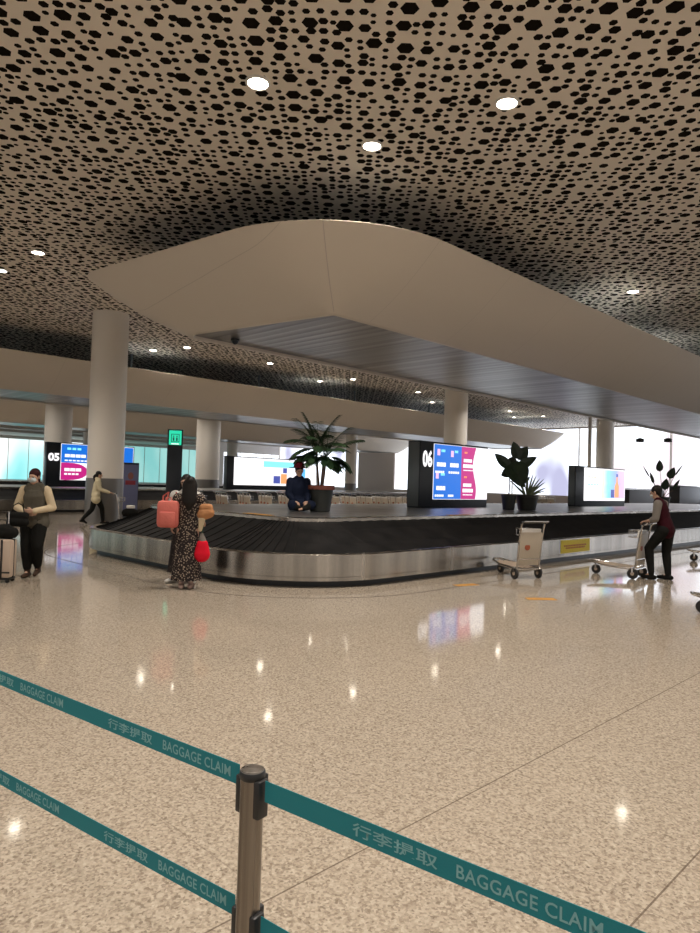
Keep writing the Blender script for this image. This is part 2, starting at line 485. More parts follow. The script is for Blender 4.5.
# ================================================================== CANOPIES (one above each carousel)
def canopy(label, dv, du=0.0, zt=5.9, zb=4.7, ext=0.0):
    root = thing('carousel_canopy', label, 'canopy', uv(25 + du, 11.2 + dv, zb), R45, 'canopies above the carousels')
    def tr(l): return [Vector((p.x - 25, p.y - 11.2)) for p in l]
    sg = 14
    top = tr(rounded([(47 + ext, 7.3, 2.0), (7.0, 7.3, 2.9), (5.98, 15.1, 1.0), (47 + ext, 15.2, 1.5)], sg))
    bot = tr(rounded([(45.5 + ext, 8.95, .6), (8.42, 8.95, .22), (7.62, 13.25, .5), (45.5 + ext, 13.25, .6)], sg))
    zt -= zb
    loops = []
    for q in range(7):
        f_ = q / 6; bulge = 0.10 * math.sin(PI * f_)
        loops.append([Vector((b.x + (a.x - b.x) * f_, b.y + (a.y - b.y) * f_, zt * (f_ ** 1.0) - bulge)) for a, b in zip(top, bot)])
    inn = offset(top, 0.10)
    loops.append(z3(offset(top, 0.012), zt + 0.008)); loops.append(z3(inn, zt + 0.008)); loops.append(z3(inn, zt - 0.02))
    MB().rings(loops, cap=False).build('fascia', M['canopy'], root)
    pa, pb = bot[22], top[23]; nv = Vector((-(pb - pa).y, (pb - pa).x)).normalized(); seam = []
    for l in loops[:7]:
        for k in range(14, 30):
            da = (l[k].xy - pa).dot(nv); db = (l[k + 1].xy - pa).dot(nv)
            if da * db <= 0:
                q = l[k].lerp(l[k + 1], da / (da - db) if da != db else 0); seam.append(q + Vector((q.x, q.y, 0)).normalized() * 0.003); break
    MB().tube(seam, 0.006, 6).build('panel_seam', M['beige_wall'], root)
    b2 = offset(bot, 0.04)
    MB().rings([z3(bot, 0.0), z3(b2, -0.03), z3(offset(bot, 0.16), -0.03), z3(offset(bot, 0.16), 0.05)], cap=False).build('lower_rim', M['canopy'], root)
    MB().rings([z3(offset(bot, 0.15), 0.03), z3(offset(bot, 0.15), 0.07)]).build('soffit', M['soffit'], root, smooth=False)
    MB().rings([z3(inn, zt - 0.04), z3(inn, zt - 0.0)]).build('top_cover', M['casing'], root, smooth=False)
    for hx in (-14, -7, 0, 7, 14):
        for hy in (-1.5, 1.5):
            MB().cyl((hx, hy, zt - 0.02), (hx, hy, ZC - zb + 0.02), 0.05, 10).build('hanger_rod', M['casing'], root)
    return root
c1_ = canopy('large pale curved canopy with grey strip soffit hanging above the nearest carousel', 0)
# corner seams of the near canopy
canopy('long pale canopy band hanging above the second carousel, behind the tall left column', 18.1, -4, ext=7.5)
canopy('pale canopy band farthest back, glimpsed at the left under the second canopy', 36.2, -8, ext=15)

# ================================================================== COLUMNS
def column(label, u, v, r=0.62, grp='white round columns'):
    root = thing('round_column', label, 'column', uv(u, v, 0), R45, grp)
    MB().lathe([(r, 1.45), (r, ZC)], 40).build('shaft', M['column'], root)
    MB().lathe([(r + 0.015, 0.0), (r + 0.015, 1.45)], 40).build('base_cladding', M['cladding'], root)
column('tall white round column with grey metal base, behind the walking woman in the beige coat', 10.02, 21.43, 0.575)
column('white round column rising behind the screen numbered 06', 29.4, 21.5)
column('white round column in front of the brightest wall, behind the pastel screen', 47.6, 21.5)
column('white round column between the green lift sign and the wide white screen', 23.7, 36.4, 0.74)
column('white round column above the screen numbered 05', 14.35, 36.4, 0.68)
column('slim white column left of the screen 06, against white glow', 37.6, 37.5, 0.45)
column('slim white column just right of the tall left column, against cyan glass', 24, 54.6, 0.42)
column('slim white column behind the wide white screen', 36.5, 52, 0.5)
o = MB().cyl((0, 0, 0), (0, 0, ZC), 0.13, 16).build('slim_post', M['column'], loc=uv(46.0, 21.9))
tag(o, 'thin pale vertical pipe beside the column in front of the brightest wall', 'pipe')

# ================================================================== CAROUSELS
def carousel(label, dv, du=0.0, name_seed=0):
    root = thing('baggage_carousel', label, 'baggage carousel', uv(22 + du, 10.8 + dv, 0), R45, 'baggage carousels')
    base = [Vector((p.x - 22, p.y - 10.8)) for p in rounded([(39.0, 7.0, 3.2), (5.85, 7.0, 2.0), (5.85, 14.6, 1.9), (39.0, 14.6, 3.2)], 18)]
    MB().rings([z3(offset(base, 0.16), 0.0), z3(offset(base, 0.16), 0.12), z3(offset(base, 0.5), 0.12)], cap=False).build('kick_plate', M['black'], root)
    MB().rings([z3(offset(base, 0.10), 0.115), z3(base, 0.10), z3(base, 0.155), z3(offset(base, 0.006), 0.158), z3(offset(base, 0.006), 0.163), z3(base, 0.166),
                z3(base, 0.485), z3(offset(base, 0.02), 0.50), z3(offset(base, 0.12), 0.50), z3(offset(base, 0.12), 0.45)], cap=False).build('steel_fascia', M['steel'], root)
    # overlapping slats climbing from the fascia to the deck
    rs = resample(offset(base, 0.11), 0.30)
    inner = offset(base, 1.22)
    # matched inner line, offset from the same samples
    ri = offset(offset(rs, 0.55), 0.56)
    sl = MB(); n = len(rs)
    prof = [(0.0, 0.472), (0.35, 0.60), (0.75, 0.78), (1.0, 0.915)]
    for i in range(n):
        j = (i + 1) % n
        rows = []
        for f_, z in prof:
            a = rs[i].lerp(ri[i], f_); b = rs[j].lerp(ri[j], f_)
            a2 = a + (b - a) * -0.10
            rows.append((Vector((a2.x, a2.y, z + 0.016)), Vector((b.x, b.y, z))))
        for k in range(len(rows) - 1):
            sl.poly([rows[k][0], rows[k][1], rows[k + 1][1], rows[k + 1][0]], [(0, 1, 2, 3)])
            lo0 = rows[k][0] - Vector((0, 0, 0.018)); lo1 = rows[k + 1][0] - Vector((0, 0, 0.018))
            sl.poly([rows[k][0], rows[k + 1][0], lo1, lo0], [(0, 1, 2, 3)])
    tag(sl.build('slat_belt', M['slat'], root, smooth=False, recalc=False))
    din = offset(offset(base, 0.6), 0.58)
    MB().rings([z3(din, 0.89), z3(din, 0.955), z3(offset(din, 0.03), 0.965), z3(offset(din, 0.14), 0.965), z3(offset(din, 0.14), 0.9)], cap=False).build('deck_rim', M['steel'], root)
    MB().rings([z3(offset(din, 0.12), 0.85), z3(offset(din, 0.12), 0.964)]).build('deck', M['deck'], root, smooth=False)
    return root
car1 = carousel('nearest oval baggage carousel with black slats and brushed steel fascia', 0)
carousel('second baggage carousel with black slats, carrying the screen numbered 05', 20.3, -2)
carousel('third baggage carousel far behind, in front of the cyan glass wall', 39, -4)
ZD = 0.966
# yellow notice on the steel fascia (child of the carousel)
def on_fascia(name, u0, u1, z0, z1, m_):
    return MB().box(((u0 + u1) / 2 - 22, 7.0 - 10.8 - 0.004, (z0 + z1) / 2), (u1 - u0, 0.006, z1 - z0)).build(name, m_, car1, smooth=False)
a = atz(560, 549, 0.3); b = atz(592, 547, 0.3)
uA = 13.45; uB = 14.8
ns = on_fascia('notice_sticker', uA, uB, 0.18, 0.46, M['yellow']); tag(ns, 'yellow notice sticker on the steel fascia')
for k, (zz, f0, f1) in enumerate(((0.335, 0.12, 0.88), (0.285, 0.18, 0.82))):
    mb = MB(); x = uA + (uB - uA) * f0
    while x < uA + (uB - uA) * f1:
        ww = 0.05; mb.box((x - 22, 7.0 - 10.8 - 0.009, zz), (ww, 0.004, 0.035)); x += 0.075
    mb.build('lettering', M['redink'], ns, smooth=False)
# orange stickers lying on the deck rim
def rim_sticker(px, py, w_, label):
    p = atz(px, py, 0.97)
    return p
for (u_, v_, rz, w_) in ((7.22, 9.45, PI / 2, 0.75), (11.45, 8.24, 0, 0.75)):
    s_ = MB().box((u_ - 22, v_ - 10.8, 0.9685), (w_ if rz == 0 else 0.13, 0.13 if rz == 0 else w_, 0.004), bev=0.001).build('deck_sticker', M['orange'], car1)
    tag(s_, 'orange sticker on the deck rim')
# dark groove in the floor around the carousel
gl = [Vector((p.x, p.y)) for p in rounded([(42, 6.2, 3.2), (5.05, 6.2, 2.7), (5.05, 15.4, 2.6), (42, 15.4, 3.2)], 18)]
gl2 = offset(gl, 0.02)
mb = MB(); n = len(gl)
mb.rings([z3(gl, 0.0005), z3(gl, 0.002), z3(gl2, 0.002), z3(gl2, 0.0005)], cap=False, closed=True)
o = mb.build('trim_2', mat('groove', (0.07, 0.05, 0.04), 0.6), smooth=False, rz=R45); tag(o, kind='structure')

# ================================================================== DOWNLIGHTS
lamp_data = {}
def downlight(x, y, label, lit=True, z=ZC, group=None, power=None):
    root = thing('ceiling_downlight', label, 'ceiling light', (x, y, z), 0, group)
    MB().lathe([(0.17, 0.0), (0.17, -0.025), (0.14, -0.03), (0.13, -0.012), (0.13, 0.0)], 24).build('trim_ring', M['white'], root)
    MB().lathe([(0.13, -0.004), (0.13, -0.016), (0.06, -0.024)], 20).build('lens', M['lamp'], root)
    ld = lamp_data.get('d')
    if ld is None:
        ld = bpy.data.lights.new('downlight_lamp', 'SPOT'); lamp_data['d'] = ld
        ld.energy = LAMP_W; ld.spot_size = math.radians(125); ld.spot_blend = 0.8
        ld.color = (1.0, 0.92, 0.83); ld.shadow_soft_size = 0.09
    lo = bpy.data.objects.new('lamp', ld); COL.objects.link(lo); lo.parent = root; lo.location = (0, 0, -0.05)
DL = [(258, 82, 'bright ceiling downlight, upper left of the two nearest the top of the photo'),
      (507, 102, 'bright ceiling downlight at the upper right, nearest the top of the photo'),
      (372, 145, 'ceiling downlight just above the near canopy, middle of the three front ones'),
      (38, 252, 'ceiling downlight far left, left of the near canopy tip'),
      (633, 291, 'ceiling downlight at the right, above the sloping canopy edge'),
      (153, 350, 'small ceiling downlight just right of the tall left column'),
      (187, 347, 'small ceiling downlight under the rounded lower end of the near canopy'),
      (270, 363, 'small ceiling downlight alone over the left part of the second canopy'),
      (320, 381, 'small ceiling downlight above the potted palm, left of a close pair'),
      (353, 379, 'small ceiling downlight above the potted palm, right of a close pair'),
      (418, 392, 'small ceiling downlight left of the column behind screen 06, upper of two'),
      (432, 402, 'small ceiling downlight left of the column behind screen 06, lower of two'),
      (510, 411, 'small far ceiling downlight right of the middle column, upper of a tight pair'),
      (514, 417, 'small far ceiling downlight right of the middle column, lower of a tight pair'),
      (543, 416, 'farthest small ceiling downlight, beside the bright glow'),
      (1, 270, 'ceiling downlight cut by the left edge of the photo')]
for px, py, lb in DL:
    p = atz(px, py, ZC); downlight(p.x, p.y, lb)
hid = [(-2.65, 24.26), (0.4, 27.29), (4.13, 30.69), (7.87, 34.72), (6.63, 20.6), (-13, 21), (10.5, 24), (14, 28)] + [tuple(uv(a, b)[:2]) for a, b in ((8, 38), (15.5, 38.3), (22, 38.6), (30, 38), (38, 38), (11, 34.9), (20.5, 34.9), (27, 34.9))]  # grid positions appended here are added lamps that brighten the far columns
for x, y in hid:
    downlight(x, y, 'unseen ceiling downlight, known by its floor reflection or added to brighten the far columns', group='downlights seen only as floor reflections')
for x, y in ((-3.5, 4.0), (1.2, 3.6), (5.8, 4.2), (-8, 8), (7.5, 9.5), (-3.4, -1.5), (2.5, -1.8), (-8, 0), (8, 1), (12, 7), (0.6, 0.4), (13, 14), (18, 20), (-14, 12), (-24, 34), (-18, 42), (-27, 50), (-10, 52), (-32, 62), (-20, 66), (-2, 60), (6, 56)):  # far entries are added to lift the dim back hall, some near ones the floor
    downlight(x, y, 'unseen ceiling downlight from the hall grid or added to brighten near floor and far left', group='downlights outside the frame')
# hanging dark fittings against the glow
for (px, py, lb) in ((640, 440, 'left of two small dark fittings hanging against the bright wall at right'), (668, 440, 'right of two small dark fittings hanging against the bright wall at right')):
    d = ray(px, py); k = 42 / d.y; p = Vector((d.x * k, 42, H0 + d.z * k))
    r_ = thing('pendant_fitting', lb, 'hanging fitting', (p.x, p.y, p.z), 0, 'dark fittings against the bright wall')
    MB().lathe([(0.08, 0.12), (0.24, 0.06), (0.24, -0.10), (0.2, -0.14)], 20).build('housing', M['black'], r_)
    MB().cyl((0, 0, 0.1), (0, 0, ZC - p.z), 0.012, 8).build('rod', M['white'], r_)
p = atz(231, 338, 4.7)
r_ = thing('dome_camera', 'small black security dome under the left end of the near canopy', 'security camera', (p.x + .05, p.y + .25, 4.72), 0)
MB().lathe([(0.10, 0.02), (0.10, -0.03)], 20).build('mount', M['black'], r_)
MB().ball((0, 0, -0.04), 0.075, 16).build('dome', M['navy_black'], r_)

# ================================================================== SCREENS ON THE CAROUSELS
def quad(mb, x0, x1, z0, z1, y, d=0.004): return mb.box(((x0 + x1) / 2, y, (z0 + z1) / 2), (x1 - x0, d, z1 - z0))
def screen_box(name, label, u, v, length, height, margin, z=ZD, thick=0.62, group=None):
    """long side along u facing -v; local x = u, front at y = 0"""
    root = thing('flight_display', label, 'display screen', uv(u, v, z), R45, group)
    MB().box((length / 2, thick / 2, height / 2), (length, thick, height), bev=0.015).build('casing', M['navy_black'], root)
    MB().box((-0.004, thick / 2, height / 2), (0.012, thick - 0.06, height - 0.06), bev=0.004).build('end_panel', M['casing'], root)
    return root
# nearest screen, number 06
s6 = screen_box('s', 'black display box numbered 06 with blue and magenta baggage information', 13.55, 11.0, 3.1, 1.74, 0.6, thick=0.42)
LX0, LX1, LZ0, LZ1 = 0.55, 3.07, 0.22, 1.69
led = quad(MB(), LX0, LX1, LZ0, LZ1, -0.008, 0.01).build('led_panel', M['led_white'], s6, smooth=False)
def led_part(parent, name, x0, x1, z0, z1, m_, d=-0.016): return quad(MB(), x0, x1, z0, z1, d).build(name, m_, parent, smooth=False)
led_part(led, 'blue_field', LX0 + .01, 1.78, LZ0 + .01, LZ1 - .01, M['led_blue'])
mb = MB()      # magenta column with a wavy right edge
pts = [(1.78, LZ0 + .01)] + [(2.42 + 0.09 * math.sin(k / 14 * 2 * PI + 0.6), LZ0 + .01 + (LZ1 - LZ0 - .02) * k / 14) for k in range(15)] + [(1.78, LZ1 - .01)]
mb.rings([[Vector((x, -0.019, z)) for x, z in pts], [Vector((x, -0.0145, z)) for x, z in pts]])
mb.build('magenta_field', M['led_magenta'], led, smooth=False)
def rowbars(parent, x0, x1, z, h, m_, n, gap=0.25, y=-0.021):
    mb = MB(); w_ = (x1 - x0) / n
    for k in range(n): mb.box((x0 + w_ * (k + .5 * (1 - gap)), y, z), (w_ * (1 - gap), 0.003, h))
    mb.build('lettering', m_, parent, smooth=False)
for zz in (1.15, 0.52):
    rowbars(led, 0.68, 1.08, zz, 0.11, M['led_white'], 3, 0.12)
    if zz > 1: rowbars(led, 1.26, 1.66, zz, 0.11, M['led_white'], 3, 0.12)
    rowbars(led, 0.62, 1.02, zz - 0.20, 0.06, M['led_white'], 5)
    rowbars(led, 1.20, 1.70 if zz > 1 else 1.45, zz - 0.20, 0.06, M['led_white'], 5)
    rowbars(led, 0.86, 1.04, zz + 0.37, 0.07, M['led_cyan'], 3)
rowbars(led, 1.46, 1.62, 1.52, 0.07, M['led_cyan'], 3)
for x_, z_ in ((0.74, 1.48), (1.34, 1.46), (0.70, 0.86)): led_part(led, 'airline_mark', x_ - .05, x_ + .07, z_ - .09, z_ + .08, M['led_pink'], -0.02)
for zz in (1.30, 0.62):
    rowbars(led, 1.88, 2.28, zz, 0.09, M['led_white'], 4, 0.1)
    rowbars(led, 1.86, 2.36, zz - 0.15, 0.10, M['led_white'], 5, 0.1)
    rowbars(led, 1.88, 2.34, zz - 0.27, 0.03, M['led_white'], 7)
    rowbars(led, 1.92, 2.06, zz + 0.22, 0.05, M['led_orange'], 2)
text('number', '06', 0.56, M['led_white'], s6, (0.10, -0.004, 1.06), (PI / 2, 0, 0), width=0.40, bold=0.02)

# screen 05 on the second carousel
s5 = screen_box('s', 'black display box numbered 05 with blue top and magenta circle, beside the tall left column', 11.75, 31.0, 4.2, 2.0, 0.9, thick=0.3)
led = quad(MB(), 0.62, 4.15, 0.30, 1.96, -0.008, 0.01).build('led_panel', M['led_white'], s5, smooth=False)
led_part(led, 'blue_field', 0.64, 4.13, 1.10, 1.94, M['led_blue'])
mb = MB(); pts = [(0.64 + 1.0 * abs(math.cos(a)) ** .8 + 0.25, 0.70 + 0.40 * math.sin(a)) for a in [(-PI / 2 + PI * k / 12) for k in range(13)]]
pts = [(0.64, 0.31)] + pts + [(0.64, 1.09)]
mb.rings([[Vector((x, -0.019, z)) for x, z in pts], [Vector((x, -0.0145, z)) for x, z in pts]])
mb.build('magenta_field', M['led_magenta'], led, smooth=False)
for x_ in (0.8, 2.3):
    rowbars(led, x_, x_ + 1.0, 1.42, 0.14, M['led_white'], 4, 0.12); rowbars(led, x_, x_ + 1.1, 1.2, 0.06, M['led_white'], 6)
    rowbars(led, x_ + 0.1, x_ + 0.8, 1.74, 0.1, M['led_cyan'], 3)
rowbars(led, 0.8, 1.6, 0.78, 0.14, M['led_white'], 3, 0.1); rowbars(led, 0.8, 1.5, 0.58, 0.08, M['led_white'], 4)
text('number', '05', 0.46, M['led_white'], s5, (0.06, -0.004, 1.15), (PI / 2, 0, 0), width=0.5, bold=0.02)

# wide white screen on the second carousel
sw = screen_box('s', 'wide black framed screen showing white with small coloured squares, left of the palm', 21.45, 31.0, 6.3, 1.85, 0.3, thick=0.35)
led = quad(MB(), 0.45, 6.25, 0.25, 1.80, -0.008, 0.01).build('led_panel', M['led_white'], sw, smooth=False)
led_part(led, 'cyan_banner', 2.5, 4.9, 1.32, 1.66, M['led_cyan'])
led_part(led, 'navy_square', 3.25, 3.75, 0.38, 0.82, M['led_navy'])
led_part(led, 'orange_square', 3.80, 4.25, 0.38, 0.95, M['led_orange'])
led_part(led, 'navy_square', 3.95, 4.25, 1.0, 1.30, M['led_navy'])
led_part(led, 'pastel_square', 5.3, 5.7, 0.4, 1.3, M['led_sky'])

# pastel screen on the near carousel, to the right
sr = screen_box('s', 'black framed screen with a pastel picture and orange bottle shape, at the right', 22.1, 11.0, 4.1, 1.42, 0.5, thick=0.28)
led = quad(MB(), 0.62, 4.06, 0.20, 1.38, -0.008, 0.01).build('led_panel', M['led_white'], sr, smooth=False)
led_part(led, 'pastel_picture', 2.05, 4.0, 0.30, 1.34, M['fade_art'])
mb = MB(); pts = [(3.12, .32), (3.5, .32), (3.5, .75), (3.40, .9), (3.38, 1.1), (3.26, 1.1), (3.24, .9), (3.12, .75)]
mb.rings([[Vector((x, -0.022, z)) for x, z in pts], [Vector((x, -0.0185, z)) for x, z in pts]]); mb.build('bottle_shape', M['led_orange'], led, smooth=False)
led_part(led, 'bottle_cap', 3.25, 3.39, 1.10, 1.22, M['led_navy'], -0.02)
led_part(led, 'navy_square', 2.80, 3.08, 0.32, 0.62, M['led_navy'], -0.02)
rowbars(led, 0.9, 1.8, 0.78, 0.03, M['led_sky'], 4)
rowbars(led, 0.9, 1.6, 1.05, 0.03, M['led_orange'], 3)

# ================================================================== SIGNS AND BOARDS IN THE AISLE
p = Vector((-6.15, 23.6, 0))
gs = thing('lift_sign_totem', 'tall black totem with a lit green pictogram sign at its top', 'sign totem', (p.x, p.y, 0), math.radians(14))
MB().box((0, 0, 1.62), (0.52, 0.26, 3.2), bev=0.01).build('body', M['navy_black'], gs)
MB().box((0, 0, 0.012), (0.7, 0.42, 0.024), bev=0.005).build('foot', M['casing'], gs)
sg = MB().box((0, -0.136, 2.93), (0.42, 0.012, 0.50), bev=0.003).build('sign_face', M['led_green'], gs)
mb = MB()     # lift pictogram: box outline, two figures, arrows
for x0, x1, z0, z1 in ((-.14, .14, 2.78, 2.80), (-.14, .14, 3.04, 3.06), (-.14, -.12, 2.78, 3.06), (.12, .14, 2.78, 3.06), (-.08, -.03, 2.82, 2.94), (.03, .08, 2.82, 2.94), (-.075, -.035, 2.96, 3.0), (.035, .075, 2.96, 3.0)):
    quad(mb, x0, x1, z0, z1, -0.144)
mb.build('pictogram', M['navy_black'], sg, smooth=False)
quad(MB(), -.13, .13, 2.70, 2.73, -0.144).build('lettering', M['led_white'], sg, smooth=False)

p = Vector((-8.22, 25.2, 0))
ps = thing('poster_stand', 'standing dark board with a bluish portrait poster, behind the pushing woman', 'poster stand', (p.x, p.y, 0), math.radians(24))
MB().box((0, 0, 1.03), (0.62, 0.30, 2.02), bev=0.01).build('body', M['navy_black'], ps)
MB().box((0, 0, 0.02), (0.75, 0.45, 0.04), bev=0.008).build('foot', M['casing'], ps)
po = MB().box((0.02, -0.155, 1.12), (0.54, 0.008, 1.7), bev=0.002).build('poster', mat('poster_blue', (0.16, 0.18, 0.33), 0.4), ps)
MB().ball((0.02, -0.158, 1.55), (0.11, 0.004, 0.14)).build('printed_head', mat('poster_skin', (0.3, 0.12, 0.1), 0.5), po)
MB().box((0.02, -0.161, 1.30), (0.36, 0.003, 0.16), bev=0.001).build('printed_shirt', mat('poster_red', (0.32, 0.04, 0.06), 0.5), po)

# dark counters on the far side of the near carousel, right of the pastel screen
def counter(label, u, v, L, h):
    r_ = thing('service_counter', label, 'counter', uv(u, v, 0), R45, 'dark counters at the right')
    MB().box((L / 2, 0.35, h / 2 - .02), (L, 0.7, h - 0.04), bev=0.02).build('body', mat('counter_dark', (0.05, 0.045, 0.05), 0.5), r_)
    MB().box((L / 2, 0.35, h), (L + 0.08, 0.78, 0.05), bev=0.012).build('top', M['cladding'], r_)
counter('long dark grey counter behind the man, starting right of the pastel screen', 40.2, 16.6, 5.5, 1.68)
counter('taller dark grey counter cut by the right edge, behind the man', 48.5, 16.6, 5.0, 2.0)

# ================================================================== LUGGAGE TROLLEYS
def make_trolley(label, group=None, panel=True):
    """x = forward (nose), handle above x = 0"""
    r_ = thing('luggage_trolley', label, 'luggage trolley', (0, 0, 0), 0, group)
    mb = MB()
    for s_ in (-1, 1):
        mb.tube([(0.0, 0.25 * s_, 0.17), (0.5, 0.22 * s_, 0.19), (0.86, 0.13 * s_, 0.235), (0.93, 0.05 * s_, 0.25)], 0.017, 8)
    mb.tube([(0.93, -0.06, 0.25), (0.93, 0.06, 0.25)], 0.017, 8)
    mb.tube([(0.0, -0.25, 0.17), (0.0, 0.25, 0.17)], 0.02, 8)
    mb.tube([(0.55, -0.21, 0.19), (0.55, 0.21, 0.19)], 0.014, 8)
    mb.build('base_frame', M['chrome'], r_)
    mb = MB()
    for k in range(5):
        y = -0.16 + 0.08 * k
        mb.box((0.42, y, 0.205), (0.84 - 0.12 * abs(k - 2), 0.05, 0.014), rot=(0, -0.045, 0), bev=0.004)
    mb.build('platform', M['beige_plastic'], r_)
    up = MB()
    for s_ in (-1, 1):
        up.tube([(0.02, 0.23 * s_, 0.17), (-0.03, 0.235 * s_, 0.6), (-0.10, 0.24 * s_, 0.96)], 0.016, 8)
    up.tube([(0.0, -0.23, 0.34), (0.0, 0.23, 0.34)], 0.012, 8)
    up.build('upright_frame', M['chrome'], r_)
    pn = MB().box((-0.02, 0, 0.52), (0.02, 0.475, 0.58), rot=(0, -0.15, 0), bev=0.008).build('back_panel', M['panel'], r_)
    MB().box((-0.025, 0, 0.80), (0.03, 0.44, 0.13), rot=(0, -0.15, 0), bev=0.006).build('upper_panel', M['white'], pn)
    MB().lathe([(0.055, 0), (0.055, 0.006)], 18).build('round_mark', M['redink'], pn).matrix_local = Matrix.Translation((-0.034, 0.06, 0.55)) @ Matrix.Rotation(-PI / 2, 4, 'Y')
    bk = MB()
    for z_ in (0.74, 0.86):
        bk.tube([(-0.04, -0.2, z_), (0.16, -0.17, z_), (0.16, 0.17, z_), (-0.04, 0.2, z_)], 0.008, 6)
    for y in (-0.15, -0.05, 0.05, 0.15): bk.tube([(0.16, y, 0.74), (0.16, y, 0.86)], 0.005, 6)
    bk.build('basket', M['chrome'], r_)
    h = MB().tube([(-0.10, -0.27, 0.98), (-0.12, 0.27, 0.98)], 0.022, 10).build('handle', M['black'], r_)
    MB().tube([(-0.10, -0.25, 0.955), (-0.19, -0.25, 1.0), (-0.19, 0.25, 1.0), (-0.10, 0.25, 0.955)], 0.012, 8).build('brake_bar', M['chrome'], r_)
    def wheel(x, y, rr, parent):
        wv = MB().rings([[Vector((x + math.cos(2 * PI * k / 18) * q, yy, rr + math.sin(2 * PI * k / 18) * q)) for k in range(18)]
                         for q, yy in ((rr * .5, y - .02), (rr * .94, y - .02), (rr, y - .012), (rr, y + .012), (rr * .94, y + .02), (rr * .5, y + .02))])
        o_ = wv.build('wheel', M['rubber'], parent)
        MB().cyl((x, y - .023, rr), (x, y + .023, rr), rr * .35, 12).build('hub', M['beige_plastic'], o_)
        MB().box((x, y, rr + 0.5 * (0.19 - rr) + .02), (0.03, 0.07, max(0.05, 0.19 - rr))).build('bracket', M['chrome'], o_)
        return o_
    wheel(0.05, -0.25, 0.095, r_); wheel(0.05, 0.25, 0.095, r_); wheel(0.80, 0.0, 0.085, r_)
    return r_
tr0 = make_trolley('empty luggage trolley with pale panel parked nose-on against the near carousel')
tr0.location = (3.13, 11.66, 0); tr0.rotation_euler.z = math.radians(113)
def place_trolley(x, y, deg, label, group=None):
    c = copy_tree(tr0); c.location = (x, y, 0); c.rotation_euler.z = math.radians(deg); c['label'] = label
    if group: c['group'] = group
    return c
place_trolley(5.30, 12.22, 139, 'luggage trolley being pushed by the man in the dark red vest')
place_trolley(8.75, 15.35, 165, 'luggage trolley standing at the right edge beyond the man')
place_trolley(5.43, 8.60, 160, 'luggage trolley whose front wheel just enters at the lower right edge')
place_trolley(-7.33, 21.56, 20, 'luggage trolley pushed by the woman in the beige coat')
def nested(u0, v, n, du, label, group):
    for k in range(n):
        for q in range(3):
            p = uv(u0 + du * k + 0.3 * q, v + 0.62 * q)
            place_trolley(p.x, p.y, 45, label, group)
nested(14.6, 22.8, 6, 1.13, 'luggage trolley in the parked rows left of the potted palm, beyond the near carousel', 'trolleys left of the palm')
nested(22.0, 22.8, 6, 1.13, 'luggage trolley in the parked rows between the palm and screen 06', 'trolleys between palm and screen')
nested(39.0, 22.8, 4, 1.13, 'luggage trolley in the parked rows between the leafy pots and the pastel screen', 'trolleys right of the leafy pots')

# ================================================================== POTTED PLANTS ON THE DECK
def pot(root, r, h, rim=None):
    MB().lathe([(r * .72, 0), (r * .78, 0.01), (r, h * .86), (r * 1.06, h * .87), (r * 1.06, h), (r * .95, h), (r * .93, h - .05)], 28).build('pot', M['pot'], root)
    MB().lathe([(r * .94, h - .05), (r * .9, h - .03), (0.01, h - .015)], 24).build('soil', M['soil'], root)
    if rim: MB().lathe([(r * 1.065, h * .84), (r * 1.1, h * .85), (r * 1.1, h * 1.0), (r * 1.0, h * 1.01), (r * .97, h)], 28).build('pot_rim', M['terracotta'], root)
def leaf_blade(mb, base, tip, width, droop=0.0, n=8, fold=0.25, upv_=Vector((0, 0, 1)), shape=1.0):
    """pointed leaf with folded midrib, doubled for a little thickness"""
    base, tip = Vector(base), Vector(tip); d = tip - base; L = d.length; dn = d.normalized()
    sd = dn.cross(upv_)
    if sd.length < 1e-3: sd = dn.orthogonal()
    sd.normalize(); nrm = sd.cross(dn).normalized()
    rows = []
    for i in range(n + 1):
        f_ = i / n; c = base + d * f_ - Vector((0, 0, droop * f_ * f_ * L))
        w_ = width * (math.sin(PI * min(1, f_ ** (0.75 * shape))) ** 0.8) * 0.5 + 0.001
        rows.append((c - sd * w_ + nrm * fold * w_, c, c + sd * w_ + nrm * fold * w_))
    for off in (Vector((0, 0, 0)), nrm * -0.003):
        for i in range(n):
            a, b = rows[i], rows[i + 1]
            for k in (0, 1):
                mb.poly([a[k] + off, a[k + 1] + off, b[k + 1] + off, b[k] + off], [(0, 1, 2, 3)])
rnd = random.Random(3)
pm = thing('potted_palm', 'potted feathery palm with three bare stems standing on the near carousel deck', 'potted plant', uv(9.18, 10.0, ZD + .002), 0)
pot(pm, 0.26, 0.52, True)
tops = []
for k, (dx, dy, hh) in enumerate(((-.06, .02, 1.22), (.05, -.03, 1.08), (0.02, .07, 1.0))):
    path = [(dx * .6, dy * .6, .46), (dx * 1.3, dy, .46 + (hh - .46) * .5), (dx * 1.8, dy * 1.5, hh)]
    MB().tube(path, [.03, .026, .02], 8).build('stem', M['stem'], pm)
    tops.append(Vector(path[-1]))
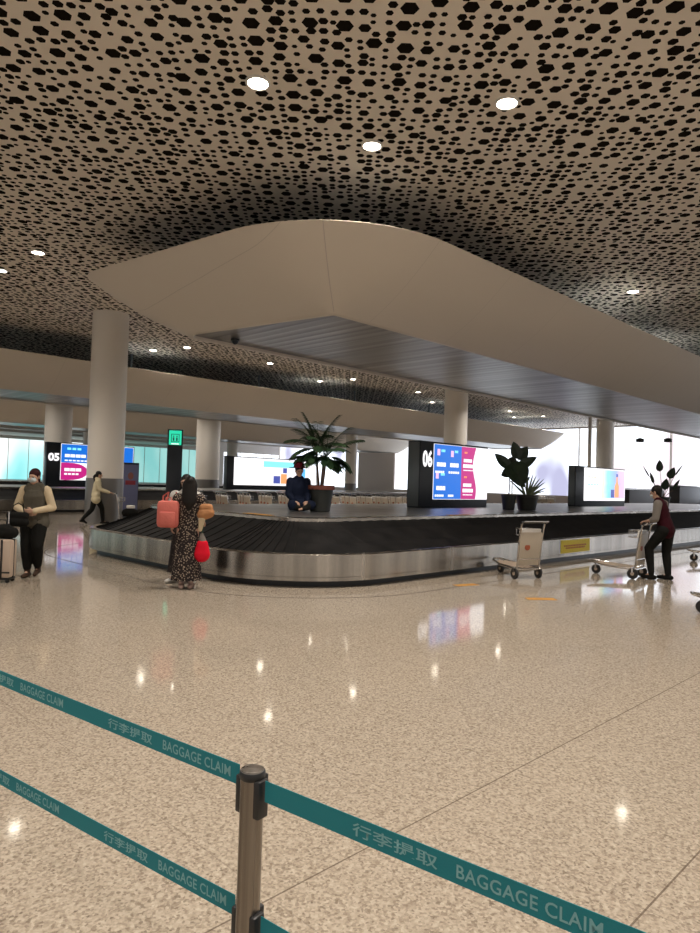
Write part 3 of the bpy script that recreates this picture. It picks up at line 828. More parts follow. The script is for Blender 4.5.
def frond(root, base, az, elev, L, curl, nleaf=15, lw=0.042, ll=0.25):
    mb = MB(); pts = []; p_ = Vector(base); e = elev
    for i in range(11):
        pts.append(p_.copy())
        p_ += Vector((math.cos(az) * math.cos(e), math.sin(az) * math.cos(e), math.sin(e))) * L / 10
        e -= curl / 10
    mb.tube(pts, [0.009 * (1 - i / 12) + .002 for i in range(11)], 5)
    for i in range(nleaf):
        f_ = 0.22 + 0.78 * i / (nleaf - 1); q = f_ * 10; k = min(9, int(q)); c = pts[k].lerp(pts[k + 1], q - k)
        td = (pts[k + 1] - pts[k]).normalized(); side = td.cross(Vector((0, 0, 1))).normalized()
        ln = ll * (1.0 - 0.55 * abs(f_ - 0.5) * 1.6)
        for s_ in (-1, 1):
            tip = c + (side * s_ * 0.78 + td * 0.62 + Vector((0, 0, -0.22))).normalized() * ln
            leaf_blade(mb, c, tip, lw, droop=0.15, n=4, fold=.3)
    return mb.build('frond', M['palm'], root, smooth=False, recalc=False)
specs = [(0, 3.0, 82, .80, .5), (0, 2.6, 66, .72, 1.0), (0, 3.4, 48, .66, 1.2), (0, 0.3, 72, .85, .5), (0, 1.2, 60, .8, 1.2), (0, 4.4, 55, .7, 1.3),
         (1, 0.0, 52, .82, .9), (1, 5.4, 45, .66, 1.2), (1, 0.6, 68, .85, .7), (1, 3.3, 25, .62, 1.2), (1, 4.9, 75, .7, .8),
         (2, 3.1, 30, .66, .9), (2, 2.6, 40, .62, 1.4), (2, 0.2, 20, .60, 1.3), (2, 1.6, 60, .7, 1.0), (2, 5.6, 10, .5, .9), (1, 3.9, 5, .55, .8),
         (0, 5.0, 30, .6, 1.2), (0, 5.9, 40, .66, 1.1), (2, 4.2, 30, .6, 1.1), (1, 2.2, 55, .7, 1.0), (0, 3.7, 70, .78, .7), (1, 4.5, 20, .5, 1.3), (0, 2.9, -10, .42, .8), (0, 4.1, 0, .42, .9), (1, 5.2, 0, .42, .9), (2, .6, 0, .42, .8), (0, 3.5, 20, .5, 1.2), (1, .2, 15, .5, 1.2), (0, 4.8, 80, .6, .5), (1, 2.9, 78, .7, .5)]
for ti, az, el, L, cu in specs: frond(pm, tops[ti], az, math.radians(el), L, cu)

V_ = Vector
fd = thing('broadleaf_plant', 'black potted plant with big dark broad leaves, right of screen 06', 'potted plant', uv(15.55, 9.6, ZD + .002), 0)
pot(fd, 0.19, 0.40)
MB().tube([(0, 0, .36), (.02, 0, .7), (.0, .02, 1.05), (.03, 0, 1.2)], [.018, .016, .012, .008], 8).build('stem', M['stem'], fd)
for (b, tp, w_) in (((.22, -.05, 1.34), (.06, -.12, 1.84), .30), ((.24, 0, 1.32), (.44, -.1, 1.72), .34), ((.02, 0, 1.10), (-.42, -.1, 1.52), .27),
                    ((.24, 0, 1.12), (.70, -.06, 1.46), .28), ((.14, -.04, 1.30), (.26, -.30, .66), .60), ((0.02, -.02, 1.2), (.06, -.28, .80), .40),
                    ((.1, 0, .95), (.46, -.16, .98), .32), ((.02, 0, 1.0), (-.20, .08, .92), .26), ((.1, .05, 1.2), (.2, .30, 1.45), .3)):
    MB().tube([(0, .01, .95), V_((b[0] * .6, 0, b[2] * .55 + .45)), b], [.009, .008, .006], 6).build('leaf_stalk', M['darkleaf'], fd)
    mb = MB(); leaf_blade(mb, b, tp, w_, droop=.08, n=9, fold=.18, upv_=Vector((0, 1, .2)), shape=.9); mb.build('leaf', M['darkleaf'], fd, recalc=False)
ag = thing('spiky_plant', 'black potted plant with thin pale spiky leaves, right of the broadleaf plant', 'potted plant', uv(16.05, 9.35, ZD + .002), 0)
pot(ag, 0.29, 0.40)
for k in range(15):
    az = rnd.uniform(0, 2 * PI) if k > 5 else (-.2, .15, .4, -.5, 2.8, 3.3)[k]; el = rnd.uniform(.5, 1.35) if k > 5 else (.55, .75, .35, .9, .8, 1.1)[k]
    L = rnd.uniform(.5, .85); mb = MB()
    leaf_blade(mb, (0.03 * math.cos(az), .03 * math.sin(az), .36), (L * math.cos(az) * math.cos(el), L * math.sin(az) * math.cos(el), .38 + L * math.sin(el)), .05, droop=.12, n=6, upv_=Vector((0, 1, .3)))
    mb.build('leaf', M['greyleaf'], ag, recalc=False)
MB().tube([(0, 0, .36), (-.05, 0, .6), (-.1, -.02, .95)], [.012, .01, .004], 6).build('stem', M['stem'], ag)
for (b, tp) in (((-.06, 0, .6), (-.2, -.05, .78)), ((-.08, 0, .7), (.05, -.05, .9)), ((-.09, 0, .82), (-.22, -.02, 1.02)), ((-.1, 0, .92), (-.02, 0, 1.12))):
    mb = MB(); leaf_blade(mb, b, tp, .09, n=5, upv_=Vector((0, 1, .2))); mb.build('leaf', M['palm'], ag, recalc=False)
bp = thing('paddle_leaf_plant', 'potted plant with dark paddle leaves rising behind the man', 'potted plant', uv(24.55, 8.95, ZD + .002), 0)
pot(bp, 0.22, 0.42)
for k, (tx, tz, w_, L) in enumerate(((-.16, 1.62, .26, .36), (.26, 1.38, .30, .36), (-.42, 1.20, .12, .3), (.42, .98, .13, .3), (0.05, .98, .3, .34), (.5, 1.5, .06, .3), (-.62, 1.42, .05, .25))):
    st_ = MB().tube([(0, 0, .38), (tx * .4, .02, .38 + (tz - .7) * .5), (tx * .8, 0, tz - .3)], [.012, .01, .007], 6).build('leaf_stalk', M['stem'], bp)
    mb = MB(); leaf_blade(mb, (tx * .8, 0, tz - .32), (tx * 1.25, -.1, tz + L * .25), w_, n=8, fold=.2, upv_=Vector((0, 1, .1)), shape=.9); mb.build('leaf', M['darkleaf'], st_, recalc=False)

# ================================================================== PEOPLE
V = Vector
def fused(name, material, parent, mb, voxel=0.009, smooth_it=4):
    """fuse overlapping limb volumes into one continuous surface"""
    me = bpy.data.meshes.new(name); bmesh.ops.recalc_face_normals(mb.bm, faces=mb.bm.faces); mb.bm.to_mesh(me); mb.bm.free()
    o = bpy.data.objects.new(name, me); COL.objects.link(o)
    rm = o.modifiers.new('r', 'REMESH'); rm.mode = 'VOXEL'; rm.voxel_size = voxel
    sm = o.modifiers.new('s', 'SMOOTH'); sm.factor = 0.5; sm.iterations = smooth_it
    bpy.context.view_layer.update()
    me2 = bpy.data.meshes.new_from_object(o.evaluated_get(bpy.context.evaluated_depsgraph_get()))
    o.modifiers.clear(); o.data = me2; bpy.data.meshes.remove(me)
    me2.materials.clear(); me2.materials.append(material); me2.shade_smooth()
    me2.name = name; o.parent = parent
    return o
def skeleton(**ov):
    J = dict(pelvis=V((0, 0, .93)), waist=V((0, 0, 1.08)), chest=V((0, 0, 1.27)), neck=V((0, 0, 1.43)), head=V((0, .015, 1.585)),
             shL=V((-.17, 0, 1.375)), shR=V((.17, 0, 1.375)), elL=V((-.22, -.02, 1.11)), elR=V((.22, -.02, 1.11)), wrL=V((-.23, .04, .87)), wrR=V((.23, .04, .87)),
             hiL=V((-.09, 0, .90)), hiR=V((.09, 0, .90)), knL=V((-.10, .02, .49)), knR=V((.10, .02, .49)), anL=V((-.10, -.02, .09)), anR=V((.10, -.02, .09)),
             toL=V((-.12, .13, .035)), toR=V((.12, .13, .035)))
    for k, v in ov.items(): J[k] = V(v)
    return J
def torso(mb, J, k=1.0, add=0.0, x=V((1, 0, 0))):
    f_ = 0.66
    mb.capsule(J['pelvis'], J['waist'], .155 * k + add, .135 * k + add, f_ * 1.1, x, 16)
    mb.capsule(J['waist'], J['chest'], .135 * k + add, .155 * k + add, f_, x, 16)
    mb.capsule(J['chest'], J['chest'].lerp(J['neck'], .55), .155 * k + add, .125 * k + add, f_, x, 16)
    for s_ in 'LR': mb.capsule(J['chest'].lerp(J['neck'], .62), J['sh' + s_], .07 + add, .058 + add, 1, None, 12)
def arm(mb, J, s_, k=1.0, add=0.0, upto=1.0):
    mb.capsule(J['sh' + s_], J['el' + s_], .053 * k + add, .041 * k + add)
    w_ = J['el' + s_].lerp(J['wr' + s_], upto)
    mb.capsule(J['el' + s_], w_, .042 * k + add, (.042 + (.027 - .042) * upto) * k + add)
def legs(mb, J, k=1.0, add=0.0, upto=1.0):
    for s_ in 'LR':
        mb.capsule(J['hi' + s_], J['kn' + s_], .088 * k + add, .058 * k + add)
        mid = J['kn' + s_].lerp(J['an' + s_], .3)
        mb.capsule(J['kn' + s_], mid, .056 * k + add, .055 * k + add)
        mb.capsule(mid, mid.lerp(J['an' + s_], upto), .055 * k + add, .036 * k + add)
def hand(mb, wr, d, nrm, thumb):
    d = V(d).normalized(); nrm = V(nrm); nrm = (nrm - d * nrm.dot(d)).normalized(); side = d.cross(nrm)
    if side.dot(V(thumb)) < 0: side = -side
    wr = V(wr); pe = wr + d * .085
    for q in (-.026, -.009, .009, .026): mb.capsule(wr + side * q * .7, pe + side * q, .016, .0135, n=8)
    for q, L in ((.027, .066), (.009, .075), (-.009, .070), (-.027, .055)):
        a = pe + side * q; b = a + (d + nrm * .35).normalized() * L * .5; c = b + (d * .6 + nrm * .9).normalized() * L * .5
        mb.capsule(a, b, .0095, .009, n=8); mb.capsule(b, c, .009, .0078, n=8)
    a = wr + d * .025 + side * .026; b = a + (d * .7 + side * .75 + nrm * .2).normalized() * .042; c = b + (d + nrm * .4).normalized() * .03
    mb.capsule(a, b, .0125, .0105, n=8); mb.capsule(b, c, .0105, .009, n=8)
def head(mb, J, R):
    h = J['head']; P = lambda x, y, z: h + R @ V((x, y, z))
    mb.capsule(P(0, -.015, .03), P(0, -.005, .02), .088, .088, .87, R @ V((0, 1, 0)), 18)
    mb.capsule(P(0, .02, -.01), P(0, .035, -.07), .066, .045, .9, R @ V((1, 0, 0)), 14)      # face and jaw
    mb.capsule(P(0, .082, .01), P(0, .103, -.025), .009, .013, n=8)                               # nose
    mb.capsule(P(-.03, .078, .025), P(.03, .078, .025), .011, .011, n=8)                         # brow
    for s_ in (-1, 1): mb.capsule(P(s_ * .078, -.005, .015), P(s_ * .08, -.008, -.025), .012, .009, n=8)
    mb.capsule(P(-.018, .078, -.058), P(.018, .078, -.058), .008, .008, n=8)                    # lips
    mb.capsule(J['neck'] - V((0, 0, .03)), h + R @ V((0, -.015, -.05)), .054, .05, n=12)
def eyes(J, R, parent):
    for s_ in (-1, 1):
        MB().ball(J['head'] + R @ V((s_ * .031, .080, .008)), (.012, .007, .008), 10).build('eye', M['hair'], parent)
def hair_cap(mb, J, R, back=0.0):
    h = J['head']; P = lambda x, y, z: h + R @ V((x, y, z))
    mb.capsule(P(0, -.03, .045), P(0, -.02, .035), .097, .097, .87, R @ V((0, 1, 0)), 18)
    mb.capsule(P(0, -.06, .0), P(0, -.055, -.055), .07, .05, .8, R @ V((1, 0, 0)), 14)
def shoes(J, material, parent, k=1.0, shaft=0.0):
    for s_ in 'LR':
        a, t_ = J['an' + s_], J['to' + s_]; d = (t_ - a); d.z = 0; d = d.normalized() if d.length > 1e-3 else V((0, 1, 0))
        mb = MB(); base = a - V((0, 0, .05)) if a.z > .12 else V((a.x, a.y, .042))
        mb.capsule(base - d * .05, base + d * .05, .040 * k, .042 * k, 1); mb.capsule(base + d * .03, V((t_.x, t_.y, max(.03, t_.z))) + d * .02, .042 * k, .030 * k, 1)
        mb.capsule(base, a + V((0, 0, .02)), .040 * k, .042 * k)
        if shaft: mb.capsule(a, a.lerp(J['kn' + s_], shaft), .048, .056)
        o = fused('shoe', material, parent, mb, .008, 2)
        lo = min(v.co.z for v in o.data.vertices)
        if a.z < .12:
            for v in o.data.vertices:
                v.co.z = max(v.co.z, 0.002)
def body(J, R, parent, hands):
    mb = MB(); torso(mb, J, .9); legs(mb, J, .92)
    for s_ in 'LR':
        arm(mb, J, s_, .92); mb.capsule(J['an' + s_], J['to' + s_] - V((0, 0, .005)), .028, .018)
        d, nr, th = hands[s_]; hand(mb, J['wr' + s_], d, nr, th)
    head(mb, J, R)
    o = fused('body', M['skin'], parent, mb, .0075, 3); eyes(J, R, parent)
    return o
def scale_root(r_, H): r_.scale = (H / 1.70,) * 3
RX = lambda deg: Matrix.Rotation(math.radians(deg), 3, 'X')
RZ = lambda deg: Matrix.Rotation(math.radians(deg), 3, 'Z')
def cloth(name, col, rough=0.85):
    mt = mat(name, col, rough, spec=0.12); t = NT(mt)
    n = t.noise(t.coord(), 9, 3); t.bump(n, 0.5, 0.03)
    return mt
C = dict(cream=cloth('cream_cloth', (0.60, 0.49, 0.33)), vest=cloth('grey_green_vest', (0.10, 0.09, 0.07)), black=cloth('black_cloth', (0.012, 0.012, 0.011)),
         beige=cloth('beige_coat_cloth', (0.62, 0.54, 0.36)), white=cloth('white_shirt', (0.62, 0.60, 0.56)), maroon=cloth('dark_red_vest', (0.035, 0.005, 0.009)),
         navy=cloth('navy_coat', (0.008, 0.012, 0.028)), redhat=cloth('dark_red_hat', (0.10, 0.008, 0.015)), pinkbag=cloth('coral_bag', (0.62, 0.17, 0.14), 0.6),
         red=cloth('red_bag', (0.70, 0.01, 0.03), 0.5), tan=cloth('tan_bag', (0.42, 0.20, 0.09), 0.6), boot=cloth('brown_boot', (0.05, 0.03, 0.022), 0.5),
         mask=cloth('pale_mask', (0.50, 0.56, 0.58)), olive=cloth('olive_lining', (0.30, 0.26, 0.05)), grey=cloth('grey_cloth', (0.20, 0.18, 0.16)))
mt = C['print'] = mat('patterned_dress', (0.05, 0.04, 0.04), 0.9, spec=0.1); t = NT(mt)
vo = t.n('ShaderNodeTexVoronoi'); vo.inputs['Scale'].default_value = 38; t.l(t.coord(), vo.inputs['Vector'])
t.l(t.ramp(vo.outputs['Distance'], [(0.0, (0.50, 0.42, 0.32)), (0.30, (0.30, 0.24, 0.19)), (0.42, (0.035, 0.028, 0.028)), (1.0, (0.02, 0.016, 0.018))]), t.b.inputs['Base Color'])
mt = C['darkprint'] = mat('dark_patterned_skirt', (0.03, 0.03, 0.03), 0.9, spec=0.1); t = NT(mt)
vo = t.n('ShaderNodeTexVoronoi'); vo.inputs['Scale'].default_value = 30; t.l(t.coord(), vo.inputs['Vector'])
t.l(t.ramp(vo.outputs['Distance'], [(0.0, (0.16, 0.13, 0.11)), (0.35, (0.03, 0.025, 0.025))]), t.b.inputs['Base Color'])
down = ((0, .15, -1), (0, 1, 0.1))

def skirt(name, material, parent, J, z0, rx0, ry0, folds=11, depth=.05, ztop=None, c=(0, 0)):
    zt = ztop or J['waist'].z; rings = []; n = 66; N = 14
    for i in range(N + 1):
        f_ = i / N; z = zt + (z0 - zt) * f_
        ax = .125 + (rx0 - .125) * (f_ ** .7); ay = .10 + (ry0 - .10) * (f_ ** .7)
        rings.append([V((c[0] + ax * (1 + depth * f_ * math.sin(folds * a + 2 * f_)) * math.cos(a), c[1] + ay * (1 + depth * f_ * math.sin(folds * a + 2 * f_)) * math.sin(a), z)) for a in [2 * PI * k / n for k in range(n)]])
    rings += [[V((c[0] + (p.x - c[0]) * .96, c[1] + (p.y - c[1]) * .96, p.z)) for p in r_] for r_ in rings[::-1]]
    return MB().rings(rings, cap=False, closed=True).build(name, material, parent)

# --- woman walking towards the camera at the left, arms folded
r_ = thing('person', 'person in a face mask, grey vest and cream sleeves, arms folded, beside the cream suitcase', 'person', (-4.75, 10.22, 0), PI + .12)
J = skeleton(elL=(-.27, .0, 1.10), elR=(.27, .0, 1.10), wrL=(-.05, .24, 1.05), wrR=(.05, .20, 1.00), knL=(-.09, .10, .50), anL=(-.06, -.06, .13), toL=(-.07, .09, .05),
             knR=(.09, .04, .49), anR=(.06, .04, .09), toR=(.07, .19, .035), head=(0.02, .03, 1.58))
R = RZ(-12) @ RX(-8)
body(J, R, r_, dict(L=((.9, .1, 0), (0, -1, 0), (0, 0, 1)), R=((-.9, .15, .1), (0, -1, 0), (0, 0, 1))))
mb = MB(); [arm(mb, J, q, 1.18, .012, .92) for q in 'LR']; mb.capsule(J['chest'], J['neck'] - V((0, 0, .04)), .15, .07, .66, V((1, 0, 0))); fused('sleeves', C['cream'], r_, mb)
mb = MB(); torso(mb, J, 1.12, .012); mb.capsule((-.10, 0, .86), (.10, 0, .86), .135, .135, 1, None, 16); mb.capsule((-.09, 0, .94), (.09, 0, .94), .13, .13); mb.capsule((-.09, .02, 1.44), (.09, .02, 1.44), .05, .05); fused('vest', C['vest'], r_, mb)
mb = MB(); legs(mb, J, 1.2, .022, .75); mb.capsule(J['hiL'], J['hiR'], .12, .12); fused('trousers', C['black'], r_, mb)
mb = MB(); hair_cap(mb, J, R); mb.capsule(J['head'] + V((-.03, -.08, -.03)), J['head'] + V((-.04, -.10, -.16)), .045, .02); fused('hair', cloth('reddish_dark_hair', (0.035, 0.010, 0.012), .6), r_, mb)
mb = MB(); mb.capsule(J['head'] + R @ V((-.03, .068, -.035)), J['head'] + R @ V((.03, .068, -.035)), .042, .042); fused('face_mask', C['mask'], r_, mb)
shoes(J, C['boot'], r_, 1.05, .3); scale_root(r_, 1.62)
# bag hooked on her arm
bg = thing('shoulder_bag', 'dark green-black bag hanging from the folded arm of the masked person at the left', 'bag', (-4.86, 9.93, .78), PI)
mb = MB(); mb.capsule((-.10, 0, .06), (.10, 0, .06), .07, .07, .7, V((0, 0, 1))); mb.capsule((-.11, 0, .15), (.11, 0, .15), .06, .06, .6, V((0, 0, 1))); fused('bag_body', C['black'], bg, mb)
MB().tube([(-.1, 0, .16), (-.07, 0, .3), (.0, .0, .34), (.07, 0, .3), (.1, 0, .16)], .009, 6).build('strap', C['black'], bg)
# --- suitcase with a bag on top
sc_ = thing('suitcase', 'cream upright suitcase with black straps cut by the left edge', 'suitcase', (-4.98, 9.66, 0), PI + .1)
MB().box((0, 0, .34), (.42, .26, .54), bev=.035).build('shell', mat('suitcase_shell', (0.55, 0.43, 0.34), .4), sc_)
for k in range(5): pass
MB().box((0, 0, .34), (.432, .018, .552), bev=.006).build('zip_band', M['black'], sc_)
MB().box((-.09, .1345, .34), (.03, .006, .54), bev=.002).build('strap', M['black'], sc_)
MB().box((0, .1345, .15), (.42, .006, .022), bev=.002).build('strap', M['black'], sc_)
MB().box((0, 0, .055), (.40, .24, .03), bev=.008).build('bottom_plate', M['black'], sc_)
for sx_ in (-1, 1):
    for sy_ in (-1, 1):
        c_ = MB().cyl((sx_ * .17, sy_ * .09 - .012, .026), (sx_ * .17, sy_ * .09 + .012, .026), .026, 14).build('caster', M['rubber'], sc_)
MB().tube([(-.09, -.08, .60), (-.09, -.08, 1.0), (.09, -.08, 1.0), (.09, -.08, .60)], .009, 8).build('telescopic_handle', M['chrome'], sc_)
bg = thing('travel_bag', 'soft black bag resting on top of the cream suitcase', 'bag', (-4.95, 9.70, .613), PI + .1)
mb = MB(); mb.capsule((-.13, .02, .09), (.13, .02, .09), .09, .085, .95, V((0, 0, 1))); mb.capsule((-.06, .02, .14), (.08, .02, .13), .075, .075); fused('bag_body', C['black'], bg, mb)
MB().tube([(-.07, .02, .2), (-.05, .02, .27), (.05, .02, .27), (.07, .02, .2)], .008, 6).build('bag_handle', M['black'], bg)

# --- woman in beige coat walking right behind a trolley
r_ = thing('person', 'person with a dark ponytail in a beige coat, walking to the right', 'person', (-7.99, 21.30, 0), math.radians(20 - 90))
J = skeleton(elL=(-.2, .12, 1.13), elR=(.2, .12, 1.13), wrL=(-.17, .40, 1.03), wrR=(.17, .40, 1.03), hiL=(-.08, .02, .88), hiR=(.08, -.02, .88), knL=(-.09, .20, .50), anL=(-.09, .24, .09), toL=(-.09, .39, .05),
             knR=(.09, -.10, .48), anR=(.09, -.38, .16), toR=(.09, -.27, .045), chest=(0, .03, 1.26), neck=(0, .05, 1.43), head=(0, .08, 1.58), shL=(-.17, .03, 1.37), shR=(.17, .03, 1.37))
R = RX(-6)
body(J, R, r_, dict(L=((0, 1, -.1), (0, 0, -1), (1, 0, 0)), R=((0, 1, -.1), (0, 0, -1), (-1, 0, 0))))
mb = MB(); torso(mb, J, 1.15, .014); [arm(mb, J, q, 1.25, .014, .93) for q in 'LR']; mb.capsule((-.10, 0, .80), (.10, 0, .80), .15, .15, 1, None, 16); mb.capsule((-.08, .0, .93), (.08, .0, .93), .14, .14); mb.capsule((-.05, .0, 1.47), (.05, .0, 1.47), .055, .055); fused('coat', C['beige'], r_, mb)
mb = MB(); legs(mb, J, 1.12, .012, .97); fused('trousers', C['black'], r_, mb)
mb = MB(); hair_cap(mb, J, R); mb.capsule(J['head'] + V((0, -.12, .0)), J['head'] + V((0, -.15, -.05)), .04, .045); mb.capsule(J['head'] + V((0, -.15, -.05)), J['head'] + V((0, -.14, -.20)), .045, .02); fused('hair', M['hair'], r_, mb)
shoes(J, C['black'], r_); scale_root(r_, 1.66)
bg = thing('travel_bag', 'black bag with a white item lying on the trolley of the woman in beige', 'bag', (-7.02, 21.67, .232), math.radians(20))
mb = MB(); mb.capsule((-.12, 0, .14), (.14, 0, .14), .13, .13, .9, V((0, 0, 1))); fused('bag_body', C['black'], bg, mb)
MB().box((.02, 0, .33), (.26, .2, .1), bev=.02).build('white_parcel', M['white'], bg)

# --- two people close together at the carousel
r_ = thing('person', 'person with white sleeves and white sneakers, half hidden behind the patterned dress', 'person', (-2.44, 10.08, 0), PI - .1)
J = skeleton(elL=(-.24, -.02, 1.13), elR=(.25, -.02, 1.13), wrL=(-.2, .16, 1.0), wrR=(.2, .16, 1.0), anL=(-.17, -.02, .09), anR=(.17, -.02, .09), knL=(-.13, .02, .49), knR=(.13, .02, .49), toL=(-.21, .12, .035), toR=(.21, .12, .035))
R = RX(-5)
body(J, R, r_, dict(L=((.2, .8, -.3), (1, 0, 0), (0, 0, 1)), R=((-.2, .8, -.3), (-1, 0, 0), (0, 0, 1))))
mb = MB(); torso(mb, J, 1.08, .01); [arm(mb, J, q, 1.35, .018, .5) for q in 'LR']; fused('shirt', C['white'], r_, mb)
skirt('skirt', C['darkprint'], r_, J, .17, .25, .17)
mb = MB(); hair_cap(mb, J, R); [mb.capsule(J['head'] + V((q * .07, -.02, -.02)), J['head'] + V((q * .085, .0, -.24)), .035, .025) for q in (-1, 1)]; fused('hair', M['hair'], r_, mb)
shoes(J, C['white'], r_, 1.05); scale_root(r_, 1.60)

r_ = thing('person', 'person with long black hair in a long patterned dress, seen from behind', 'person', (-2.27, 9.58, 0), .15)
J = skeleton(elL=(-.23, -.04, 1.12), elR=(.22, .02, 1.12), wrL=(-.24, -.02, .97), wrR=(.20, .20, 1.02), head=(.01, .01, 1.575), anL=(-.07, -.02, .09), anR=(.07, -.02, .09), toL=(-.08, .12, .035), toR=(.09, .12, .035))
R = RZ(8)
body(J, R, r_, dict(L=((0, .1, -1), (1, 0, 0), (0, 1, 0)), R=((.1, .8, -.4), (0, 0, -1), (-1, 0, 0))))
mb = MB(); torso(mb, J, 1.0, .01); [arm(mb, J, q, 1.2, .012, .45) for q in 'LR']; fused('dress_top', C['print'], r_, mb)
skirt('dress_skirt', C['print'], r_, J, .13, .22, .17, 13, .06)
mb = MB(); hair_cap(mb, J, R)
mb.capsule(J['head'] + V((0, -.055, .0)), J['head'] + V((0, -.10, -.22)), .115, .115, .6, V((1, 0, 0)), 14); mb.capsule(J['head'] + V((0, -.10, -.2)), J['head'] + V((.0, -.115, -.34)), .11, .05, .5, V((1, 0, 0)), 14); fused('hair', M['hair'], r_, mb)
shoes(J, cloth('pale_pink_shoe', (0.45, 0.32, 0.28)), r_); scale_root(r_, 1.58)

bp_ = thing('backpack', 'coral pink backpack hanging at the left side of the person in the patterned dress', 'backpack', (-2.53, 9.47, .86), .1)
MB().box((0, 0, .19), (.30, .15, .38), bev=.055).build('bag_body', C['pinkbag'], bp_)
MB().box((0, -.085, .13), (.22, .05, .19), bev=.02).build('front_pocket', C['pinkbag'], bp_)
MB().tube([(-.04, 0, .375), (-.035, 0, .42), (.035, 0, .42), (.04, 0, .375)], .009, 6).build('top_loop', C['pinkbag'], bp_)
for q in (-.09, .09): MB().tube([(q, .07, .34), (q * 1.0, .10, .44), (q * .6 + .04, .07, .50), (q * .8, .09, .2), (q, .07, .06)], .012, 6).build('shoulder_strap', C['pinkbag'], bp_)
rb = thing('handbag', 'bright red tied bag hanging low at the right of the patterned dress', 'bag', (-2.04, 9.50, .41), .1)
mb = MB(); mb.capsule((0, 0, .09), (0, 0, .22), .115, .085, .6, V((1, 0, 0)), 16); fused('bag_body', C['red'], rb, mb)
mb = MB(); mb.capsule((0, 0, .28), (-.01, 0, .36), .055, .03, .7, V((1, 0, 0))); fused('gathered_top', C['grey'], rb, mb)
MB().tube([(-.01, 0, .36), (.0, .01, .5), (.03, .05, .6)], .010, 6).build('cord', mat('green_cord', (0.01, 0.05, 0.03), .6), rb)
tb = thing('shoulder_bag', 'tan and cream bag held at the right elbow of the person in the patterned dress', 'bag', (-2.02, 9.52, 1.00), .1)
mb = MB(); mb.capsule((-.03, 0, .06), (.05, 0, .08), .085, .08, .8, V((0, 0, 1))); mb.capsule((-.03, 0, .15), (.05, 0, .15), .06, .06, .8, V((0, 0, 1))); fused('bag_body', C['tan'], tb, mb)
mb = MB(); mb.capsule((-.04, -.03, -.02), (-.06, -.02, -.16), .05, .03, .5, V((1, 0, 0))); fused('cream_scarf', C['cream'], tb, mb)

# --- man pushing a trolley at the right
r_ = thing('person', 'person in a dark red vest leaning on a luggage trolley at the right', 'person', (5.66, 12.06, 0), math.radians(139 - 90))
J = skeleton(pelvis=(0, -.02, .93), waist=(0, .02, 1.07), chest=(0, .07, 1.26), neck=(0, .12, 1.42), head=(0, .17, 1.57), shL=(-.18, .08, 1.37), shR=(.18, .08, 1.37),
             elL=(-.23, .10, 1.10), elR=(.23, .10, 1.10), wrL=(-.20, .25, 1.055), wrR=(.20, .25, 1.055), hiL=(-.09, 0, .9), hiR=(.09, -.03, .9),
             knL=(-.11, .24, .56), anL=(-.14, .18, .12), toL=(-.15, .31, .05), knR=(.10, .0, .49), anR=(.10, -.04, .09), toR=(.11, .11, .035))
R = RX(-14)
body(J, R, r_, dict(L=((.25, .9, -.2), (0, 0, -1), (1, 0, 0)), R=((-.25, .9, -.2), (0, 0, -1), (-1, 0, 0))))
mb = MB(); [arm(mb, J, q, 1.25, .012, .35) for q in 'LR']; fused('sleeves', C['grey'], r_, mb)
mb = MB(); torso(mb, J, 1.14, .012); mb.capsule(J['pelvis'], J['waist'], .18, .165, .72, V((1, 0, 0)), 16); fused('vest', C['maroon'], r_, mb)
mb = MB(); mb.tube([J['neck'] + V((.075 * math.cos(a), .07 * math.sin(a), .0 - .025 * math.sin(a))) for a in [2 * PI * k / 20 for k in range(20)]], .010, 6, closed=True); mb.build('collar_band', M['yellow'], r_)
mb = MB(); legs(mb, J, 1.16, .014, .97); mb.capsule(J['hiL'], J['hiR'], .125, .125); fused('trousers', C['black'], r_, mb)
mb = MB(); hair_cap(mb, J, R); fused('hair', M['hair'], r_, mb)
mb = MB(); mb.capsule(J['head'] + R @ V((-.025, .075, -.045)), J['head'] + R @ V((.025, .075, -.045)), .034, .034); fused('face_mask', C['mask'], r_, mb)
shoes(J, C['black'], r_, 1.1); scale_root(r_, 1.68)

# --- person in a navy coat and red hat sitting on the deck beside the palm
r_ = thing('person', 'person in a navy coat and dark red brimmed hat, seated beside the potted palm', 'person', (-1.02, 13.45, ZD + .004), PI + .35)
J = skeleton(pelvis=(0, 0, .13), waist=(0, .0, .28), chest=(0, .02, .47), neck=(0, .03, .64), head=(.0, .05, .79), shL=(-.17, .02, .585), shR=(.17, .02, .585), elL=(-.21, .04, .33), elR=(.21, .04, .33), wrL=(-.13, .22, .20), wrR=(.13, .22, .20),
             hiL=(-.09, .02, .11), hiR=(.09, .02, .11), knL=(-.20, .30, .13), knR=(.20, .30, .13), anL=(-.02, .36, .06), anR=(.04, .30, .06), toL=(.08, .40, .05), toR=(-.08, .34, .05))
R = RX(-12)
body(J, R, r_, dict(L=((.5, .7, -.3), (0, 0, -1), (1, 0, 0)), R=((-.5, .7, -.3), (0, 0, -1), (-1, 0, 0))))
mb = MB(); torso(mb, J, 1.12, .014); [arm(mb, J, q, 1.25, .016, .9) for q in 'LR']; mb.capsule((0, 0, .135), J['waist'], .21, .16, .75, V((1, 0, 0)), 16)
for q in 'LR': mb.capsule(J['hi' + q], J['kn' + q], .105, .09)
mb.capsule((-.12, .12, .12), (.12, .12, .12), .115, .115)
cb = fused('coat', C['navy'], r_, mb)
for v in cb.data.vertices: v.co.z = max(v.co.z, .003)
mb = MB(); hair_cap(mb, J, R); fused('hair', M['hair'], r_, mb)
mb = MB(); [mb.capsule(J['kn' + q], J['an' + q], .07, .05) for q in 'LR']; tq = fused('trousers', C['black'], r_, mb)
for v in tq.data.vertices: v.co.z = max(v.co.z, .003)
h_ = J['head'] + V((0, -.015, .065))
